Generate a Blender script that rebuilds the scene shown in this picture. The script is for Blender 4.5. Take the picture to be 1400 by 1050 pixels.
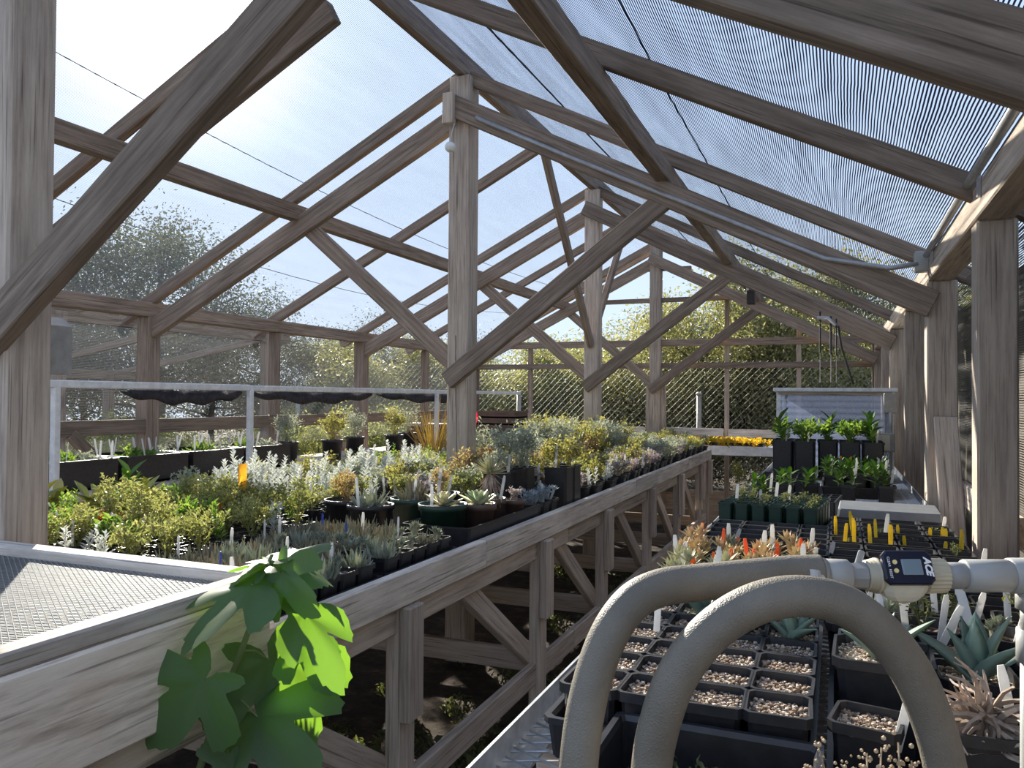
import bpy, bmesh, math, random
import numpy as np
from mathutils import Vector, Matrix, Euler

# ------------------------------------------------------------------ clear
for o in list(bpy.data.objects): bpy.data.objects.remove(o)
S = bpy.context.scene
COL = S.collection
R = math.radians
# ------------------------------------------------------------------ camera
EYE = 1.38
FPX, YAW, PIT, ROLL = 1081.97, .3881, .0165, .0074
FW = Vector((-math.sin(YAW)*math.cos(PIT), math.cos(YAW)*math.cos(PIT), math.sin(PIT)))
RT0 = Vector((math.cos(YAW), math.sin(YAW), 0)); UP0 = RT0.cross(FW)
RT = RT0*math.cos(ROLL)+UP0*math.sin(ROLL); UP = UP0*math.cos(ROLL)-RT0*math.sin(ROLL)
cd = bpy.data.cameras.new('camera'); cam = bpy.data.objects.new('camera', cd); COL.objects.link(cam)
cd.sensor_width = 36; cd.lens = FPX/1400*36; cd.clip_start = .02; cd.clip_end = 400
mw = Matrix((RT, UP, -FW)).transposed().to_4x4(); mw.translation = (0, 0, EYE); cam.matrix_world = mw
S.camera = cam
# ------------------------------------------------------------------ world, sun, exposure
SUN_EL, SUN_AZ = R(24.2), R(45.6)           # azimuth measured to the left of +Y
sd = Vector((-math.sin(SUN_AZ)*math.cos(SUN_EL), math.cos(SUN_AZ)*math.cos(SUN_EL), math.sin(SUN_EL)))
W = bpy.data.worlds.new('world'); S.world = W; W.use_nodes = True
nt = W.node_tree; nt.nodes.clear()
wo = nt.nodes.new('ShaderNodeOutputWorld'); bg = nt.nodes.new('ShaderNodeBackground')
# clear hazy morning sky: pale at the horizon, bluer overhead, brighter towards the low sun
tcw = nt.nodes.new('ShaderNodeTexCoord'); sxw = nt.nodes.new('ShaderNodeSeparateXYZ'); nt.links.new(tcw.outputs['Generated'], sxw.inputs[0])
rw = nt.nodes.new('ShaderNodeValToRGB'); nt.links.new(sxw.outputs[2], rw.inputs[0])
ew = rw.color_ramp.elements; ew.new(.25); ew.new(.6)
for k_, (p_, c_) in enumerate(((0, (.54, .64, .76, 1)), (.25, (.41, .52, .70, 1)), (.6, (.36, .48, .72, 1)), (1, (.33, .45, .70, 1)))): ew[k_].position = p_; ew[k_].color = c_
dt = nt.nodes.new('ShaderNodeVectorMath'); dt.operation = 'DOT_PRODUCT'; dt.inputs[1].default_value = sd; nt.links.new(tcw.outputs['Generated'], dt.inputs[0])
mxw = nt.nodes.new('ShaderNodeMath'); mxw.operation = 'MAXIMUM'; mxw.inputs[1].default_value = 0; nt.links.new(dt.outputs['Value'], mxw.inputs[0])
glow = None
for pw, am in ((6, .03), (40, .2), (300, 2.4), (6000, 60.0)):
    q = nt.nodes.new('ShaderNodeMath'); q.operation = 'POWER'; q.inputs[1].default_value = pw; nt.links.new(mxw.outputs[0], q.inputs[0])
    q2 = nt.nodes.new('ShaderNodeMath'); q2.operation = 'MULTIPLY'; q2.inputs[1].default_value = am; nt.links.new(q.outputs[0], q2.inputs[0])
    if glow is None: glow = q2.outputs[0]
    else:
        q3 = nt.nodes.new('ShaderNodeMath'); q3.operation = 'ADD'; nt.links.new(glow, q3.inputs[0]); nt.links.new(q2.outputs[0], q3.inputs[1]); glow = q3.outputs[0]
gc = nt.nodes.new('ShaderNodeVectorMath'); gc.operation = 'SCALE'; gc.inputs[0].default_value = (1, .98, .92); nt.links.new(glow, gc.inputs[3])
ga = nt.nodes.new('ShaderNodeVectorMath'); ga.operation = 'ADD'; nt.links.new(rw.outputs[0], ga.inputs[0]); nt.links.new(gc.outputs[0], ga.inputs[1])
nt.links.new(ga.outputs[0], bg.inputs[0]); bg.inputs[1].default_value = 1.3
nt.links.new(bg.outputs[0], wo.inputs[0])
sl = bpy.data.lights.new('sun', 'SUN'); so = bpy.data.objects.new('sun', sl); COL.objects.link(so)
sl.energy = 13; sl.angle = R(.6); sl.color = (1, .93, .8)
so.rotation_euler = (-sd).to_track_quat('-Z', 'Y').to_euler(); so.location = (-6, 6, 6)
S.view_settings.view_transform = 'Standard'; S.view_settings.look = 'None'
S.view_settings.exposure = .3; S.view_settings.gamma = 1; S.view_settings.use_curve_mapping = False

# ------------------------------------------------------------------ pixel helpers (direction only; distance from the surface touched)
def ray(px, py): return FW+RT*((px-700)/FPX)-UP*((py-525)/FPX)
def atz(px, py, z): d = ray(px, py); return d*((z-EYE)/d.z)+Vector((0, 0, EYE))
def aty(px, py, y): d = ray(px, py); return d*(y/d.y)+Vector((0, 0, EYE))
def atx(px, py, x): d = ray(px, py); return d*(x/d.x)+Vector((0, 0, EYE))
def atd(px, py, zc): return ray(px, py)*zc+Vector((0, 0, EYE))

# ------------------------------------------------------------------ materials
def newmat(name):
    m = bpy.data.materials.new(name); m.use_nodes = True
    n = m.node_tree.nodes; n.clear()
    o = n.new('ShaderNodeOutputMaterial')
    return m, m.node_tree, o
def col4(c): return (c[0], c[1], c[2], 1)
def principled(nt, c=(.5, .5, .5), rough=.6, metal=0, spec=.5):
    p = nt.nodes.new('ShaderNodeBsdfPrincipled')
    p.inputs['Base Color'].default_value = col4(c); p.inputs['Roughness'].default_value = rough
    p.inputs['Metallic'].default_value = metal; p.inputs['Specular IOR Level'].default_value = spec
    return p
def noise_ramp(nt, vec, scale, stops, detail=5, rough=.6):
    n = nt.nodes.new('ShaderNodeTexNoise'); n.inputs['Scale'].default_value = scale
    n.inputs['Detail'].default_value = detail; n.inputs['Roughness'].default_value = rough
    if vec: nt.links.new(vec, n.inputs['Vector'])
    r = nt.nodes.new('ShaderNodeValToRGB'); nt.links.new(n.outputs['Fac'], r.inputs['Fac'])
    e = r.color_ramp.elements
    while len(e) < len(stops): e.new(.5)
    for k, (p, c) in enumerate(stops): e[k].position = p; e[k].color = col4(c)
    return n, r
def mixrgb(nt, fac, a, b, mode='MIX'):
    m = nt.nodes.new('ShaderNodeMix'); m.data_type = 'RGBA'; m.blend_type = mode
    for v, i in ((fac, 0), (a, 6), (b, 7)):
        if isinstance(v, (int, float)): m.inputs[i].default_value = v
        elif isinstance(v, tuple): m.inputs[i].default_value = col4(v)
        else: nt.links.new(v, m.inputs[i])
    return m.outputs[2]
def bump(nt, h, strength=.3, dist=.01):
    b = nt.nodes.new('ShaderNodeBump'); b.inputs['Strength'].default_value = strength; b.inputs['Distance'].default_value = dist
    nt.links.new(h, b.inputs['Height']); return b.outputs[0]
def wood(name, dark, mid, light, stain=(.12, .10, .085), stain_amt=.5, gr=1.0):
    m, nt, o = newmat(name)
    tc = nt.nodes.new('ShaderNodeTexCoord'); oi = nt.nodes.new('ShaderNodeObjectInfo')
    ad = nt.nodes.new('ShaderNodeVectorMath'); ad.operation = 'MULTIPLY_ADD'
    cmb = nt.nodes.new('ShaderNodeCombineXYZ')
    ml = nt.nodes.new('ShaderNodeMath'); ml.operation = 'MULTIPLY'; ml.inputs[1].default_value = 37
    nt.links.new(oi.outputs['Random'], ml.inputs[0])
    for i in range(3): nt.links.new(ml.outputs[0], cmb.inputs[i])
    ad.inputs[1].default_value = (1, 1, 1); nt.links.new(tc.outputs['Object'], ad.inputs[0]); nt.links.new(cmb.outputs[0], ad.inputs[2])
    mp = nt.nodes.new('ShaderNodeMapping'); mp.inputs['Scale'].default_value = (2.2, 42*gr, 42*gr)
    nt.links.new(ad.outputs[0], mp.inputs[0])
    n1, r1 = noise_ramp(nt, mp.outputs[0], 1.6, [(.3, dark), (.5, mid), (.72, light)], 7, .65)
    mp2 = nt.nodes.new('ShaderNodeMapping'); mp2.inputs['Scale'].default_value = (3, 9, 9); nt.links.new(ad.outputs[0], mp2.inputs[0])
    n2, r2 = noise_ramp(nt, mp2.outputs[0], 1.1, [(.42, (0, 0, 0)), (.7, (1, 1, 1))], 6, .7)
    fm = nt.nodes.new('ShaderNodeMath'); fm.operation = 'MULTIPLY'; fm.inputs[1].default_value = stain_amt
    nt.links.new(r2.outputs[0], fm.inputs[0])
    c = mixrgb(nt, fm.outputs[0], r1.outputs[0], stain)
    # fine dark checks along the grain
    mp3 = nt.nodes.new('ShaderNodeMapping'); mp3.inputs['Scale'].default_value = (3, 160*gr, 160*gr); nt.links.new(ad.outputs[0], mp3.inputs[0])
    n3, r3 = noise_ramp(nt, mp3.outputs[0], 1, [(.30, (.35, .33, .32)), (.40, (1, 1, 1))], 2, .5)
    c = mixrgb(nt, .8, c, r3.outputs[0], 'MULTIPLY')
    hs = nt.nodes.new('ShaderNodeHueSaturation'); nt.links.new(c, hs.inputs['Color'])
    mr = nt.nodes.new('ShaderNodeMapRange'); mr.inputs[3].default_value = .78; mr.inputs[4].default_value = 1.22
    nt.links.new(oi.outputs['Random'], mr.inputs[0]); nt.links.new(mr.outputs[0], hs.inputs['Value'])
    p = principled(nt, rough=.85, spec=.25); nt.links.new(hs.outputs[0], p.inputs['Base Color'])
    nt.links.new(bump(nt, n1.outputs['Fac'], .35, .004), p.inputs['Normal'])
    nt.links.new(p.outputs[0], o.inputs[0]); return m
def plain(name, c, rough=.5, metal=0, spec=.5, var=.12, nscale=30, bmp=.08, trans=0):
    m, nt, o = newmat(name)
    tc = nt.nodes.new('ShaderNodeTexCoord')
    a = tuple(max(0, x*(1-var)) for x in c); b = tuple(min(1, x*(1+var)) for x in c)
    n, r = noise_ramp(nt, tc.outputs['Object'], nscale, [(.35, a), (.65, b)])
    p = principled(nt, c, rough, metal, spec); nt.links.new(r.outputs[0], p.inputs['Base Color'])
    if bmp: nt.links.new(bump(nt, n.outputs['Fac'], bmp, .004), p.inputs['Normal'])
    sh = p.outputs[0]
    if trans:
        t = nt.nodes.new('ShaderNodeBsdfTranslucent'); nt.links.new(r.outputs[0], t.inputs[0])
        mx = nt.nodes.new('ShaderNodeMixShader'); mx.inputs[0].default_value = trans
        nt.links.new(sh, mx.inputs[1]); nt.links.new(t.outputs[0], mx.inputs[2]); sh = mx.outputs[0]
    nt.links.new(sh, o.inputs[0]); return m
def leafmat(name, c1, c2, c3=None, trans=.45, rough=.5, tint=(1.25, 1.25, .6)):
    m, nt, o = newmat(name)
    g = nt.nodes.new('ShaderNodeNewGeometry')
    r = nt.nodes.new('ShaderNodeValToRGB'); e = r.color_ramp.elements
    st = [(0, c1), (1, c2)] if c3 is None else [(0, c1), (.55, c2), (1, c3)]
    while len(e) < len(st): e.new(.5)
    for k, (p_, c) in enumerate(st): e[k].position = p_; e[k].color = col4(c)
    nt.links.new(g.outputs['Random Per Island'], r.inputs['Fac'])
    p = principled(nt, c1, rough, 0, .35); nt.links.new(r.outputs[0], p.inputs['Base Color'])
    t = nt.nodes.new('ShaderNodeBsdfTranslucent')
    tc = mixrgb(nt, 1.0, r.outputs[0], tint, 'MULTIPLY'); nt.links.new(tc, t.inputs[0])
    mx = nt.nodes.new('ShaderNodeMixShader'); mx.inputs[0].default_value = trans
    nt.links.new(p.outputs[0], mx.inputs[1]); nt.links.new(t.outputs[0], mx.inputs[2])
    nt.links.new(mx.outputs[0], o.inputs[0]); return m
def netmat(name, c, pitch, duty, axis=0, trans=.5, duty2=None, pitch2=None):
    """knitted shade cloth: opaque tapes with open gaps between them"""
    m, nt, o = newmat(name)
    tc = nt.nodes.new('ShaderNodeTexCoord'); sx = nt.nodes.new('ShaderNodeSeparateXYZ')
    nz = nt.nodes.new('ShaderNodeTexNoise'); nz.inputs['Scale'].default_value = 6; nz.inputs['Detail'].default_value = 4
    nt.links.new(tc.outputs['Object'], nz.inputs['Vector'])
    nt.links.new(tc.outputs['Object'], sx.inputs[0])
    def tape(ax, pt, du):
        a = nt.nodes.new('ShaderNodeMath'); a.operation = 'MULTIPLY_ADD'
        nt.links.new(nz.outputs['Fac'], a.inputs[0]); a.inputs[1].default_value = .006; nt.links.new(sx.outputs[ax], a.inputs[2])
        d = nt.nodes.new('ShaderNodeMath'); d.operation = 'DIVIDE'; d.inputs[1].default_value = pt; nt.links.new(a.outputs[0], d.inputs[0])
        f = nt.nodes.new('ShaderNodeMath'); f.operation = 'FRACT'; nt.links.new(d.outputs[0], f.inputs[0])
        nn = nt.nodes.new('ShaderNodeTexNoise'); nn.inputs['Scale'].default_value = 2.2; nn.inputs['Detail'].default_value = 6
        mpn = nt.nodes.new('ShaderNodeMapping'); mpn.inputs['Scale'].default_value = (6, .8, 1) if ax == 0 else (.8, 6, 1)
        nt.links.new(tc.outputs['Object'], mpn.inputs[0]); nt.links.new(mpn.outputs[0], nn.inputs['Vector'])
        mr = nt.nodes.new('ShaderNodeMapRange'); mr.inputs[1].default_value = .3; mr.inputs[2].default_value = .7
        mr.inputs[3].default_value = du*.8; mr.inputs[4].default_value = du*1.22; nt.links.new(nn.outputs['Fac'], mr.inputs[0])
        l = nt.nodes.new('ShaderNodeMath'); l.operation = 'LESS_THAN'; nt.links.new(f.outputs[0], l.inputs[0]); nt.links.new(mr.outputs[0], l.inputs[1])
        return l.outputs[0]
    fac = tape(axis, pitch, duty)
    if duty2:
        f2 = tape(1-axis, pitch2, duty2); mxm = nt.nodes.new('ShaderNodeMath'); mxm.operation = 'MAXIMUM'
        nt.links.new(fac, mxm.inputs[0]); nt.links.new(f2, mxm.inputs[1]); fac = mxm.outputs[0]
    p = principled(nt, c, .6, 0, .3)
    t = nt.nodes.new('ShaderNodeBsdfTranslucent'); t.inputs[0].default_value = col4(c)
    mt = nt.nodes.new('ShaderNodeMixShader'); mt.inputs[0].default_value = trans
    nt.links.new(p.outputs[0], mt.inputs[1]); nt.links.new(t.outputs[0], mt.inputs[2])
    tr = nt.nodes.new('ShaderNodeBsdfTransparent')
    mx = nt.nodes.new('ShaderNodeMixShader'); nt.links.new(fac, mx.inputs[0])
    nt.links.new(tr.outputs[0], mx.inputs[1]); nt.links.new(mt.outputs[0], mx.inputs[2])
    nt.links.new(mx.outputs[0], o.inputs[0]); return m
def gravelmat(name, stops, scale=110, bs=.9):
    m, nt, o = newmat(name)
    tc = nt.nodes.new('ShaderNodeTexCoord'); v = nt.nodes.new('ShaderNodeTexVoronoi'); v.inputs['Scale'].default_value = scale
    nt.links.new(tc.outputs['Object'], v.inputs['Vector'])
    sp = nt.nodes.new('ShaderNodeSeparateColor'); nt.links.new(v.outputs['Color'], sp.inputs[0])
    r = nt.nodes.new('ShaderNodeValToRGB'); e = r.color_ramp.elements
    while len(e) < len(stops): e.new(.5)
    for k, (p_, c) in enumerate(stops): e[k].position = p_; e[k].color = col4(c)
    nt.links.new(sp.outputs[0], r.inputs[0])
    p = principled(nt, rough=.9, spec=.2); nt.links.new(r.outputs[0], p.inputs['Base Color'])
    nt.links.new(bump(nt, v.outputs['Distance'], bs, .006), p.inputs['Normal']); nt.links.new(p.outputs[0], o.inputs[0]); return m

MT = {}
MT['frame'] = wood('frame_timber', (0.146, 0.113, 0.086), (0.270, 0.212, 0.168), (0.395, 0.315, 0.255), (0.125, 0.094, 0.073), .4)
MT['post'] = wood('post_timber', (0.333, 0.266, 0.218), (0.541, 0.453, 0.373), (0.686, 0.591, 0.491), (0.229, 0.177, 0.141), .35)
MT['bench'] = wood('bench_timber', (0.437, 0.374, 0.319), (0.666, 0.591, 0.510), (0.811, 0.729, 0.637), (0.270, 0.217, 0.173), .5)
MT['box'] = wood('box_timber', (0.270, 0.207, 0.164), (0.686, 0.591, 0.491), (0.853, 0.749, 0.637), (0.478, 0.345, 0.237), .45, .6)
MT['leg'] = wood('leg_timber', (0.354, 0.286, 0.228), (0.541, 0.453, 0.373), (0.666, 0.571, 0.482), (0.281, 0.217, 0.173), .35)
MT['black'] = plain('black_plastic', (.018, .018, .021), .42, 0, .5, .3, 60)
MT['blackgloss'] = plain('black_tray_plastic', (.022, .022, .026), .32, 0, .5, .25, 40)
MT['darkgreen'] = plain('dark_green_plastic', (.016, .045, .032), .4)
MT['greytray'] = plain('grey_tray_plastic', (.16, .17, .185), .4)
MT['brownpot'] = plain('brown_plastic', (.13, .085, .065), .5)
MT['whitelabel'] = plain('white_label', (.78, .78, .77), .5, 0, .4, .06, 40, 0, .35)
MT['orangelabel'] = plain('orange_label', (.85, .20, .06), .5, 0, .4, .1, 40, 0, .3)
MT['yellowlabel'] = plain('yellow_label', (.85, .66, .05), .5, 0, .4, .1, 40, 0, .3)
MT['bluelabel'] = plain('blue_label', (.06, .10, .55), .5, 0, .4, .1, 40, 0, .2)
MT['redcloth'] = plain('red_flag', (.75, .02, .06), .6, 0, .3, .1, 40, 0, .5)
MT['orangecloth'] = plain('orange_flag', (.95, .42, .03), .6, 0, .3, .1, 40, 0, .6)
MT['greencloth'] = plain('green_flag', (.02, .45, .2), .6, 0, .3, .1, 40, 0, .5)
MT['galv'] = plain('galvanised_steel', (.55, .56, .57), .42, .8, .5, .2, 25, .05)
MT['wire'] = plain('steel_wire', (.33, .34, .34), .6, .3)
MT['whitepaint'] = plain('white_painted_metal', (.72, .74, .76), .45)
MT['pvc'] = plain('grey_white_pvc', (.37, .37, .35), .35, 0, .5, .06, 20)
MT['pvcdark'] = plain('grey_fitting', (.30, .30, .29), .4, 0, .5, .1, 40)
MT['meterbody'] = plain('cream_plastic', (.60, .58, .47), .4, 0, .5, .08, 40)
MT['metertan'] = plain('tan_plastic', (.50, .45, .33), .45, 0, .5, .08, 40)
MT['meterface'] = plain('navy_plastic', (.007, .008, .024), .3, 0, .5, .05, 40, 0)
MT['lcd'] = plain('lcd_screen', (.20, .26, .30), .2, 0, .5, .03, 40, 0)
MT['whiteprint'] = plain('white_print', (.9, .9, .9), .5, 0, .3, .02, 40, 0)
MT['button'] = plain('yellow_button', (.85, .72, .30), .4, 0, .5, .05, 40, 0)
MT['stem'] = plain('plant_stem', (.24, .17, .10), .8)
MT['greenstem'] = plain('green_stem', (.17, .20, .08), .6)
MT['bark'] = plain('bark', (.13, .105, .085), .9, 0, .2, .35, 25, .5)
MT['conduit'] = plain('conduit_metal', (.42, .42, .43), .4, .5)
MT['greymetal'] = plain('grey_box_metal', (.36, .35, .33), .5, .2)
MT['bulb'] = plain('white_globe', (.85, .85, .82), .25)
MT['drape'] = plain('dark_cloth', (.05, .045, .05), .8, 0, .2, .3, 40)
MT['rope'] = plain('cord', (.30, .28, .25), .8)
MT['blackrope'] = plain('black_cord', (.02, .02, .02), .8)
MT['dryplant'] = plain('dry_leaf', (.46, .37, .30), .9, 0, .2, .35, 30, .1, .2)
MT['seedhead'] = plain('seed_head', (.48, .38, .26), .9, 0, .2, .3, 60)
MT['soil'] = gravelmat('potting_soil', [(0, (.035, .025, .02)), (.5, (.10, .07, .05)), (.85, (.2, .15, .11)), (1, (.4, .35, .3))], 160)
MT['gravel'] = gravelmat('pale_grit', [(0, (.08, .06, .05)), (.35, (.30, .22, .16)), (.65, (.52, .44, .36)), (1, (.75, .71, .66))], 190)
MT['pumice'] = gravelmat('brown_grit', [(0, (.09, .055, .035)), (.4, (.34, .21, .13)), (.75, (.55, .40, .27)), (1, (.70, .62, .52))], 190)
MT['grain'] = leafmat('grit_grain', (.17, .115, .08), (.37, .28, .20), (.66, .58, .50), 0, .9)
MT['netroof'] = netmat('roof_shade_cloth', (.025, .03, .06), .0085, .46, 0, .3)
MT['netleft'] = netmat('roof_shade_cloth_thin', (.10, .11, .13), .0070, .22, 0, .6)
MT['netwall'] = netmat('wall_shade_cloth', (.17, .15, .12), .0075, .5, 1, .25)
MT['netwall2'] = netmat('wall_shade_cloth_dense', (.05, .047, .045), .0065, .93, 1, .15)
MT['netleftwall'] = netmat('left_wall_net', (.2, .2, .2), .006, .18, 1, .5)
# hose: brown-grey rubber with a fine netted relief
m, nt_, o_ = newmat('hose_rubber'); tc = nt_.nodes.new('ShaderNodeTexCoord')
v_ = nt_.nodes.new('ShaderNodeTexVoronoi'); v_.inputs['Scale'].default_value = 750; nt_.links.new(tc.outputs['Object'], v_.inputs['Vector'])
n_, r_ = noise_ramp(nt_, tc.outputs['Object'], 14, [(.35, (.155, .135, .105)), (.65, (.215, .19, .15))])
p_ = principled(nt_, rough=.5, spec=.45); nt_.links.new(r_.outputs[0], p_.inputs['Base Color'])
nt_.links.new(bump(nt_, v_.outputs['Distance'], .35, .0012), p_.inputs['Normal']); nt_.links.new(p_.outputs[0], o_.inputs[0]); MT['hose'] = m
# clear corrugated panel
m, nt_, o_ = newmat('corrugated_polycarbonate'); p_ = principled(nt_, (.32, .37, .48), .15, 0, .5)
tl = nt_.nodes.new('ShaderNodeBsdfTranslucent'); tl.inputs[0].default_value = (.20, .24, .36, 1)
tr = nt_.nodes.new('ShaderNodeBsdfTransparent'); tr.inputs[0].default_value = (.9, .93, .97, 1)
m1 = nt_.nodes.new('ShaderNodeMixShader'); m1.inputs[0].default_value = .6; nt_.links.new(p_.outputs[0], m1.inputs[1]); nt_.links.new(tl.outputs[0], m1.inputs[2])
m2 = nt_.nodes.new('ShaderNodeMixShader'); m2.inputs[0].default_value = .5; nt_.links.new(m1.outputs[0], m2.inputs[1]); nt_.links.new(tr.outputs[0], m2.inputs[2])
nt_.links.new(m2.outputs[0], o_.inputs[0]); MT['poly'] = m
# ground: dark soil with leaf litter
m, nt_, o_ = newmat('ground_soil'); tc = nt_.nodes.new('ShaderNodeTexCoord')
n_, r_ = noise_ramp(nt_, tc.outputs['Object'], 9, [(.3, (.028, .022, .018)), (.55, (.075, .058, .045)), (.72, (.17, .13, .095))], 9, .75)
p_ = principled(nt_, rough=.95, spec=.15); nt_.links.new(r_.outputs[0], p_.inputs['Base Color'])
nt_.links.new(bump(nt_, n_.outputs['Fac'], .8, .03), p_.inputs['Normal']); nt_.links.new(p_.outputs[0], o_.inputs[0]); MT['ground'] = m
# foliage
L = {}
L['lime'] = leafmat('lime_leaf', (.22, .25, .09), (.34, .36, .14), (.46, .42, .22), .4, .5, (1.15, 1.15, .7))
L['green'] = leafmat('green_leaf', (.10, .20, .05), (.19, .31, .07), (.30, .38, .12))
L['olive'] = leafmat('olive_leaf', (.18, .19, .08), (.30, .29, .13), (.42, .36, .19))
L['grey'] = leafmat('grey_green_leaf', (.27, .30, .24), (.40, .43, .35), (.52, .53, .43), .35, .6, (1.1, 1.1, .9))
L['silver'] = leafmat('silver_leaf', (.55, .58, .54), (.70, .72, .68), (.82, .83, .78), .3, .7, (1, 1, .95))
L['rust'] = leafmat('rusty_leaf', (.30, .17, .12), (.42, .30, .2), (.44, .42, .28), .4)
L['mauve'] = leafmat('mauve_grey_leaf', (.30, .25, .27), (.42, .38, .36), (.50, .48, .40), .35, .6, (1.1, 1, 1))
L['blue'] = leafmat('blue_grey_leaf', (.30, .37, .42), (.45, .52, .56), (.58, .64, .66), .2, .6, (1, 1, 1))
L['spiky'] = leafmat('dusky_succulent', (.20, .21, .15), (.31, .30, .22), (.48, .36, .24), .22, .5)
L['agave'] = leafmat('agave_leaf', (.20, .29, .24), (.27, .37, .30), (.33, .43, .32), .18, .45, (1, 1.2, .7))
L['echeveria'] = leafmat('echeveria_leaf', (.40, .50, .32), (.50, .58, .38), (.60, .64, .42), .25, .45, (1.1, 1.1, .7))
L['pale'] = leafmat('pale_rosette_leaf', (.48, .48, .36), (.58, .57, .43), (.66, .62, .48), .3, .5)
L['coral'] = leafmat('coral_succulent', (.62, .42, .30), (.66, .54, .36), (.56, .56, .38), .3, .5)
L['fire'] = leafmat('orange_sedum', (.60, .28, .03), (.75, .47, .04), (.50, .52, .08), .45, .5)
L['straw'] = leafmat('straw_blade', (.45, .33, .12), (.58, .44, .18), (.50, .42, .22), .4)
L['orange'] = leafmat('orange_leaf', (.75, .25, .05), (.80, .35, .08), (.6, .15, .1), .4)
L['fig'] = leafmat('fig_leaf', (.085, .125, .078), (.10, .145, .088), None, .5, .45, (2.9, 3.9, .4))
L['treeback'] = leafmat('tree_leaf_back', (.17, .18, .085), (.26, .26, .13), (.38, .34, .20), .42, .45, (1.15, 1.15, .7))
L['treedark'] = leafmat('tree_leaf_dark', (.08, .09, .06), (.13, .14, .09), (.20, .19, .13), .22, .6, (1.1, 1.1, .8))
L['weed'] = leafmat('weed_leaf', (.09, .12, .05), (.14, .16, .08), (.2, .19, .1), .35, .6)

# ------------------------------------------------------------------ mesh building
class MB:
    def __init__(s): s.v = []; s.f = []
    def add(s, vs, fs):
        b = len(s.v); s.v += [tuple(v) for v in vs]; s.f += [tuple(i+b for i in f) for f in fs]; return s
    def box(s, c, d, M=None):
        x, y, z = d[0]/2, d[1]/2, d[2]/2
        vs = [Vector((sx*x, sy*y, sz*z)) for sz in (-1, 1) for sy in (-1, 1) for sx in (-1, 1)]
        if M: vs = [M @ v for v in vs]
        c = Vector(c)
        return s.add([v+c for v in vs], [(0, 2, 3, 1), (4, 5, 7, 6), (0, 1, 5, 4), (2, 6, 7, 3), (0, 4, 6, 2), (1, 3, 7, 5)])
    def bar(s, a, b, w, h, up=(0, 0, 1)):
        a, b = Vector(a), Vector(b); x = (b-a).normalized(); u = Vector(up)
        if abs(x.dot(u)) > .98: u = Vector((0, 1, 0))
        y = u.cross(x).normalized(); z = x.cross(y)
        M = Matrix((x, y, z)).transposed()
        return s.box((a+b)/2, ((b-a).length, w, h), M)
    def tube(s, pts, r, n=6, caps=True):
        pts = [Vector(p) for p in pts]; rs = r if isinstance(r, (list, tuple)) else [r]*len(pts)
        base = len(s.v); prev = None
        for i, p in enumerate(pts):
            t = (pts[min(i+1, len(pts)-1)]-pts[max(i-1, 0)])
            t = t.normalized() if t.length > 1e-9 else Vector((0, 0, 1))
            if prev is None: u = t.orthogonal().normalized()
            else:
                u = prev-t*prev.dot(t); u = u.normalized() if u.length > 1e-6 else t.orthogonal().normalized()
            prev = u; w = t.cross(u)
            for k in range(n):
                a = 2*math.pi*k/n; s.v.append(tuple(p+(u*math.cos(a)+w*math.sin(a))*rs[i]))
        for i in range(len(pts)-1):
            for k in range(n):
                a = base+i*n+k; b = base+i*n+(k+1) % n; s.f.append((a, b, b+n, a+n))
        if caps: s.f.append(tuple(base+k for k in reversed(range(n)))); s.f.append(tuple(base+(len(pts)-1)*n+k for k in range(n)))
        return s
    def rings(s, rings, close_bottom=True, close_top=False):
        n = len(rings[0]); b = len(s.v)
        for r in rings: s.v += [tuple(p) for p in r]
        for i in range(len(rings)-1):
            for k in range(n):
                a = b+i*n+k; c = b+i*n+(k+1) % n; s.f.append((a, c, c+n, a+n))
        if close_bottom: s.f.append(tuple(b+k for k in reversed(range(n))))
        if close_top: s.f.append(tuple(b+(len(rings)-1)*n+k for k in range(n)))
        return s
    def leaf(s, p, d, nrm, l, w, fold=.25, droop=0):
        """diamond leaf: base, two sides, tip"""
        d = d.normalized(); sd_ = d.cross(nrm)
        sd_ = sd_.normalized() if sd_.length > 1e-6 else d.orthogonal().normalized()
        up = sd_.cross(d).normalized()
        m_ = p+d*l*.5
        return s.add([p, m_+sd_*w*.5+up*fold*w, p+d*l-up*droop*l, m_-sd_*w*.5+up*fold*w], [(0, 1, 2), (0, 2, 3)])
    def blade(s, p, d, nrm, l, w, curve=0, n=4, thick=0, tip=.08, wide=.4):
        """long tapering leaf with width profile and bend towards nrm*curve"""
        d = d.normalized(); sd_ = d.cross(nrm); sd_ = sd_.normalized() if sd_.length > 1e-6 else d.orthogonal().normalized()
        up = sd_.cross(d).normalized(); L_, C_, R_, U_ = [], [], [], []
        b = len(s.v)
        for i in range(n+1):
            t = i/n
            c = p+d*l*t+up*curve*l*t*t
            ww = w*((.55+.45*math.sin(math.pi*min(1, t/wide)/2)) if t < wide else max(tip*.5, (1-((t-wide)/(1-wide))**1.6)))*.5
            s.v += [tuple(c+sd_*ww+up*ww*.35), tuple(c-up*thick*(1-t*.8)), tuple(c-sd_*ww+up*ww*.35), tuple(c+up*thick*.3*(1-t))]
        for i in range(n):
            for k in range(4):
                a = b+i*4+k; c2 = b+i*4+(k+1) % 4; s.f.append((a, c2, c2+4, a+4))
        s.f.append((b+n*4, b+n*4+1, b+n*4+2, b+n*4+3))
        return s
    def mesh(s, name, mat, smooth=False, bevel=0):
        me = bpy.data.meshes.new(name); me.from_pydata(s.v, [], s.f)
        if bevel:
            bm = bmesh.new(); bm.from_mesh(me)
            bmesh.ops.bevel(bm, geom=bm.edges[:], offset=bevel, segments=1, affect='EDGES'); bm.to_mesh(me); bm.free()
        me.materials.append(mat)
        if smooth: me.polygons.foreach_set('use_smooth', [True]*len(me.polygons))
        me.update(); return me
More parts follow.
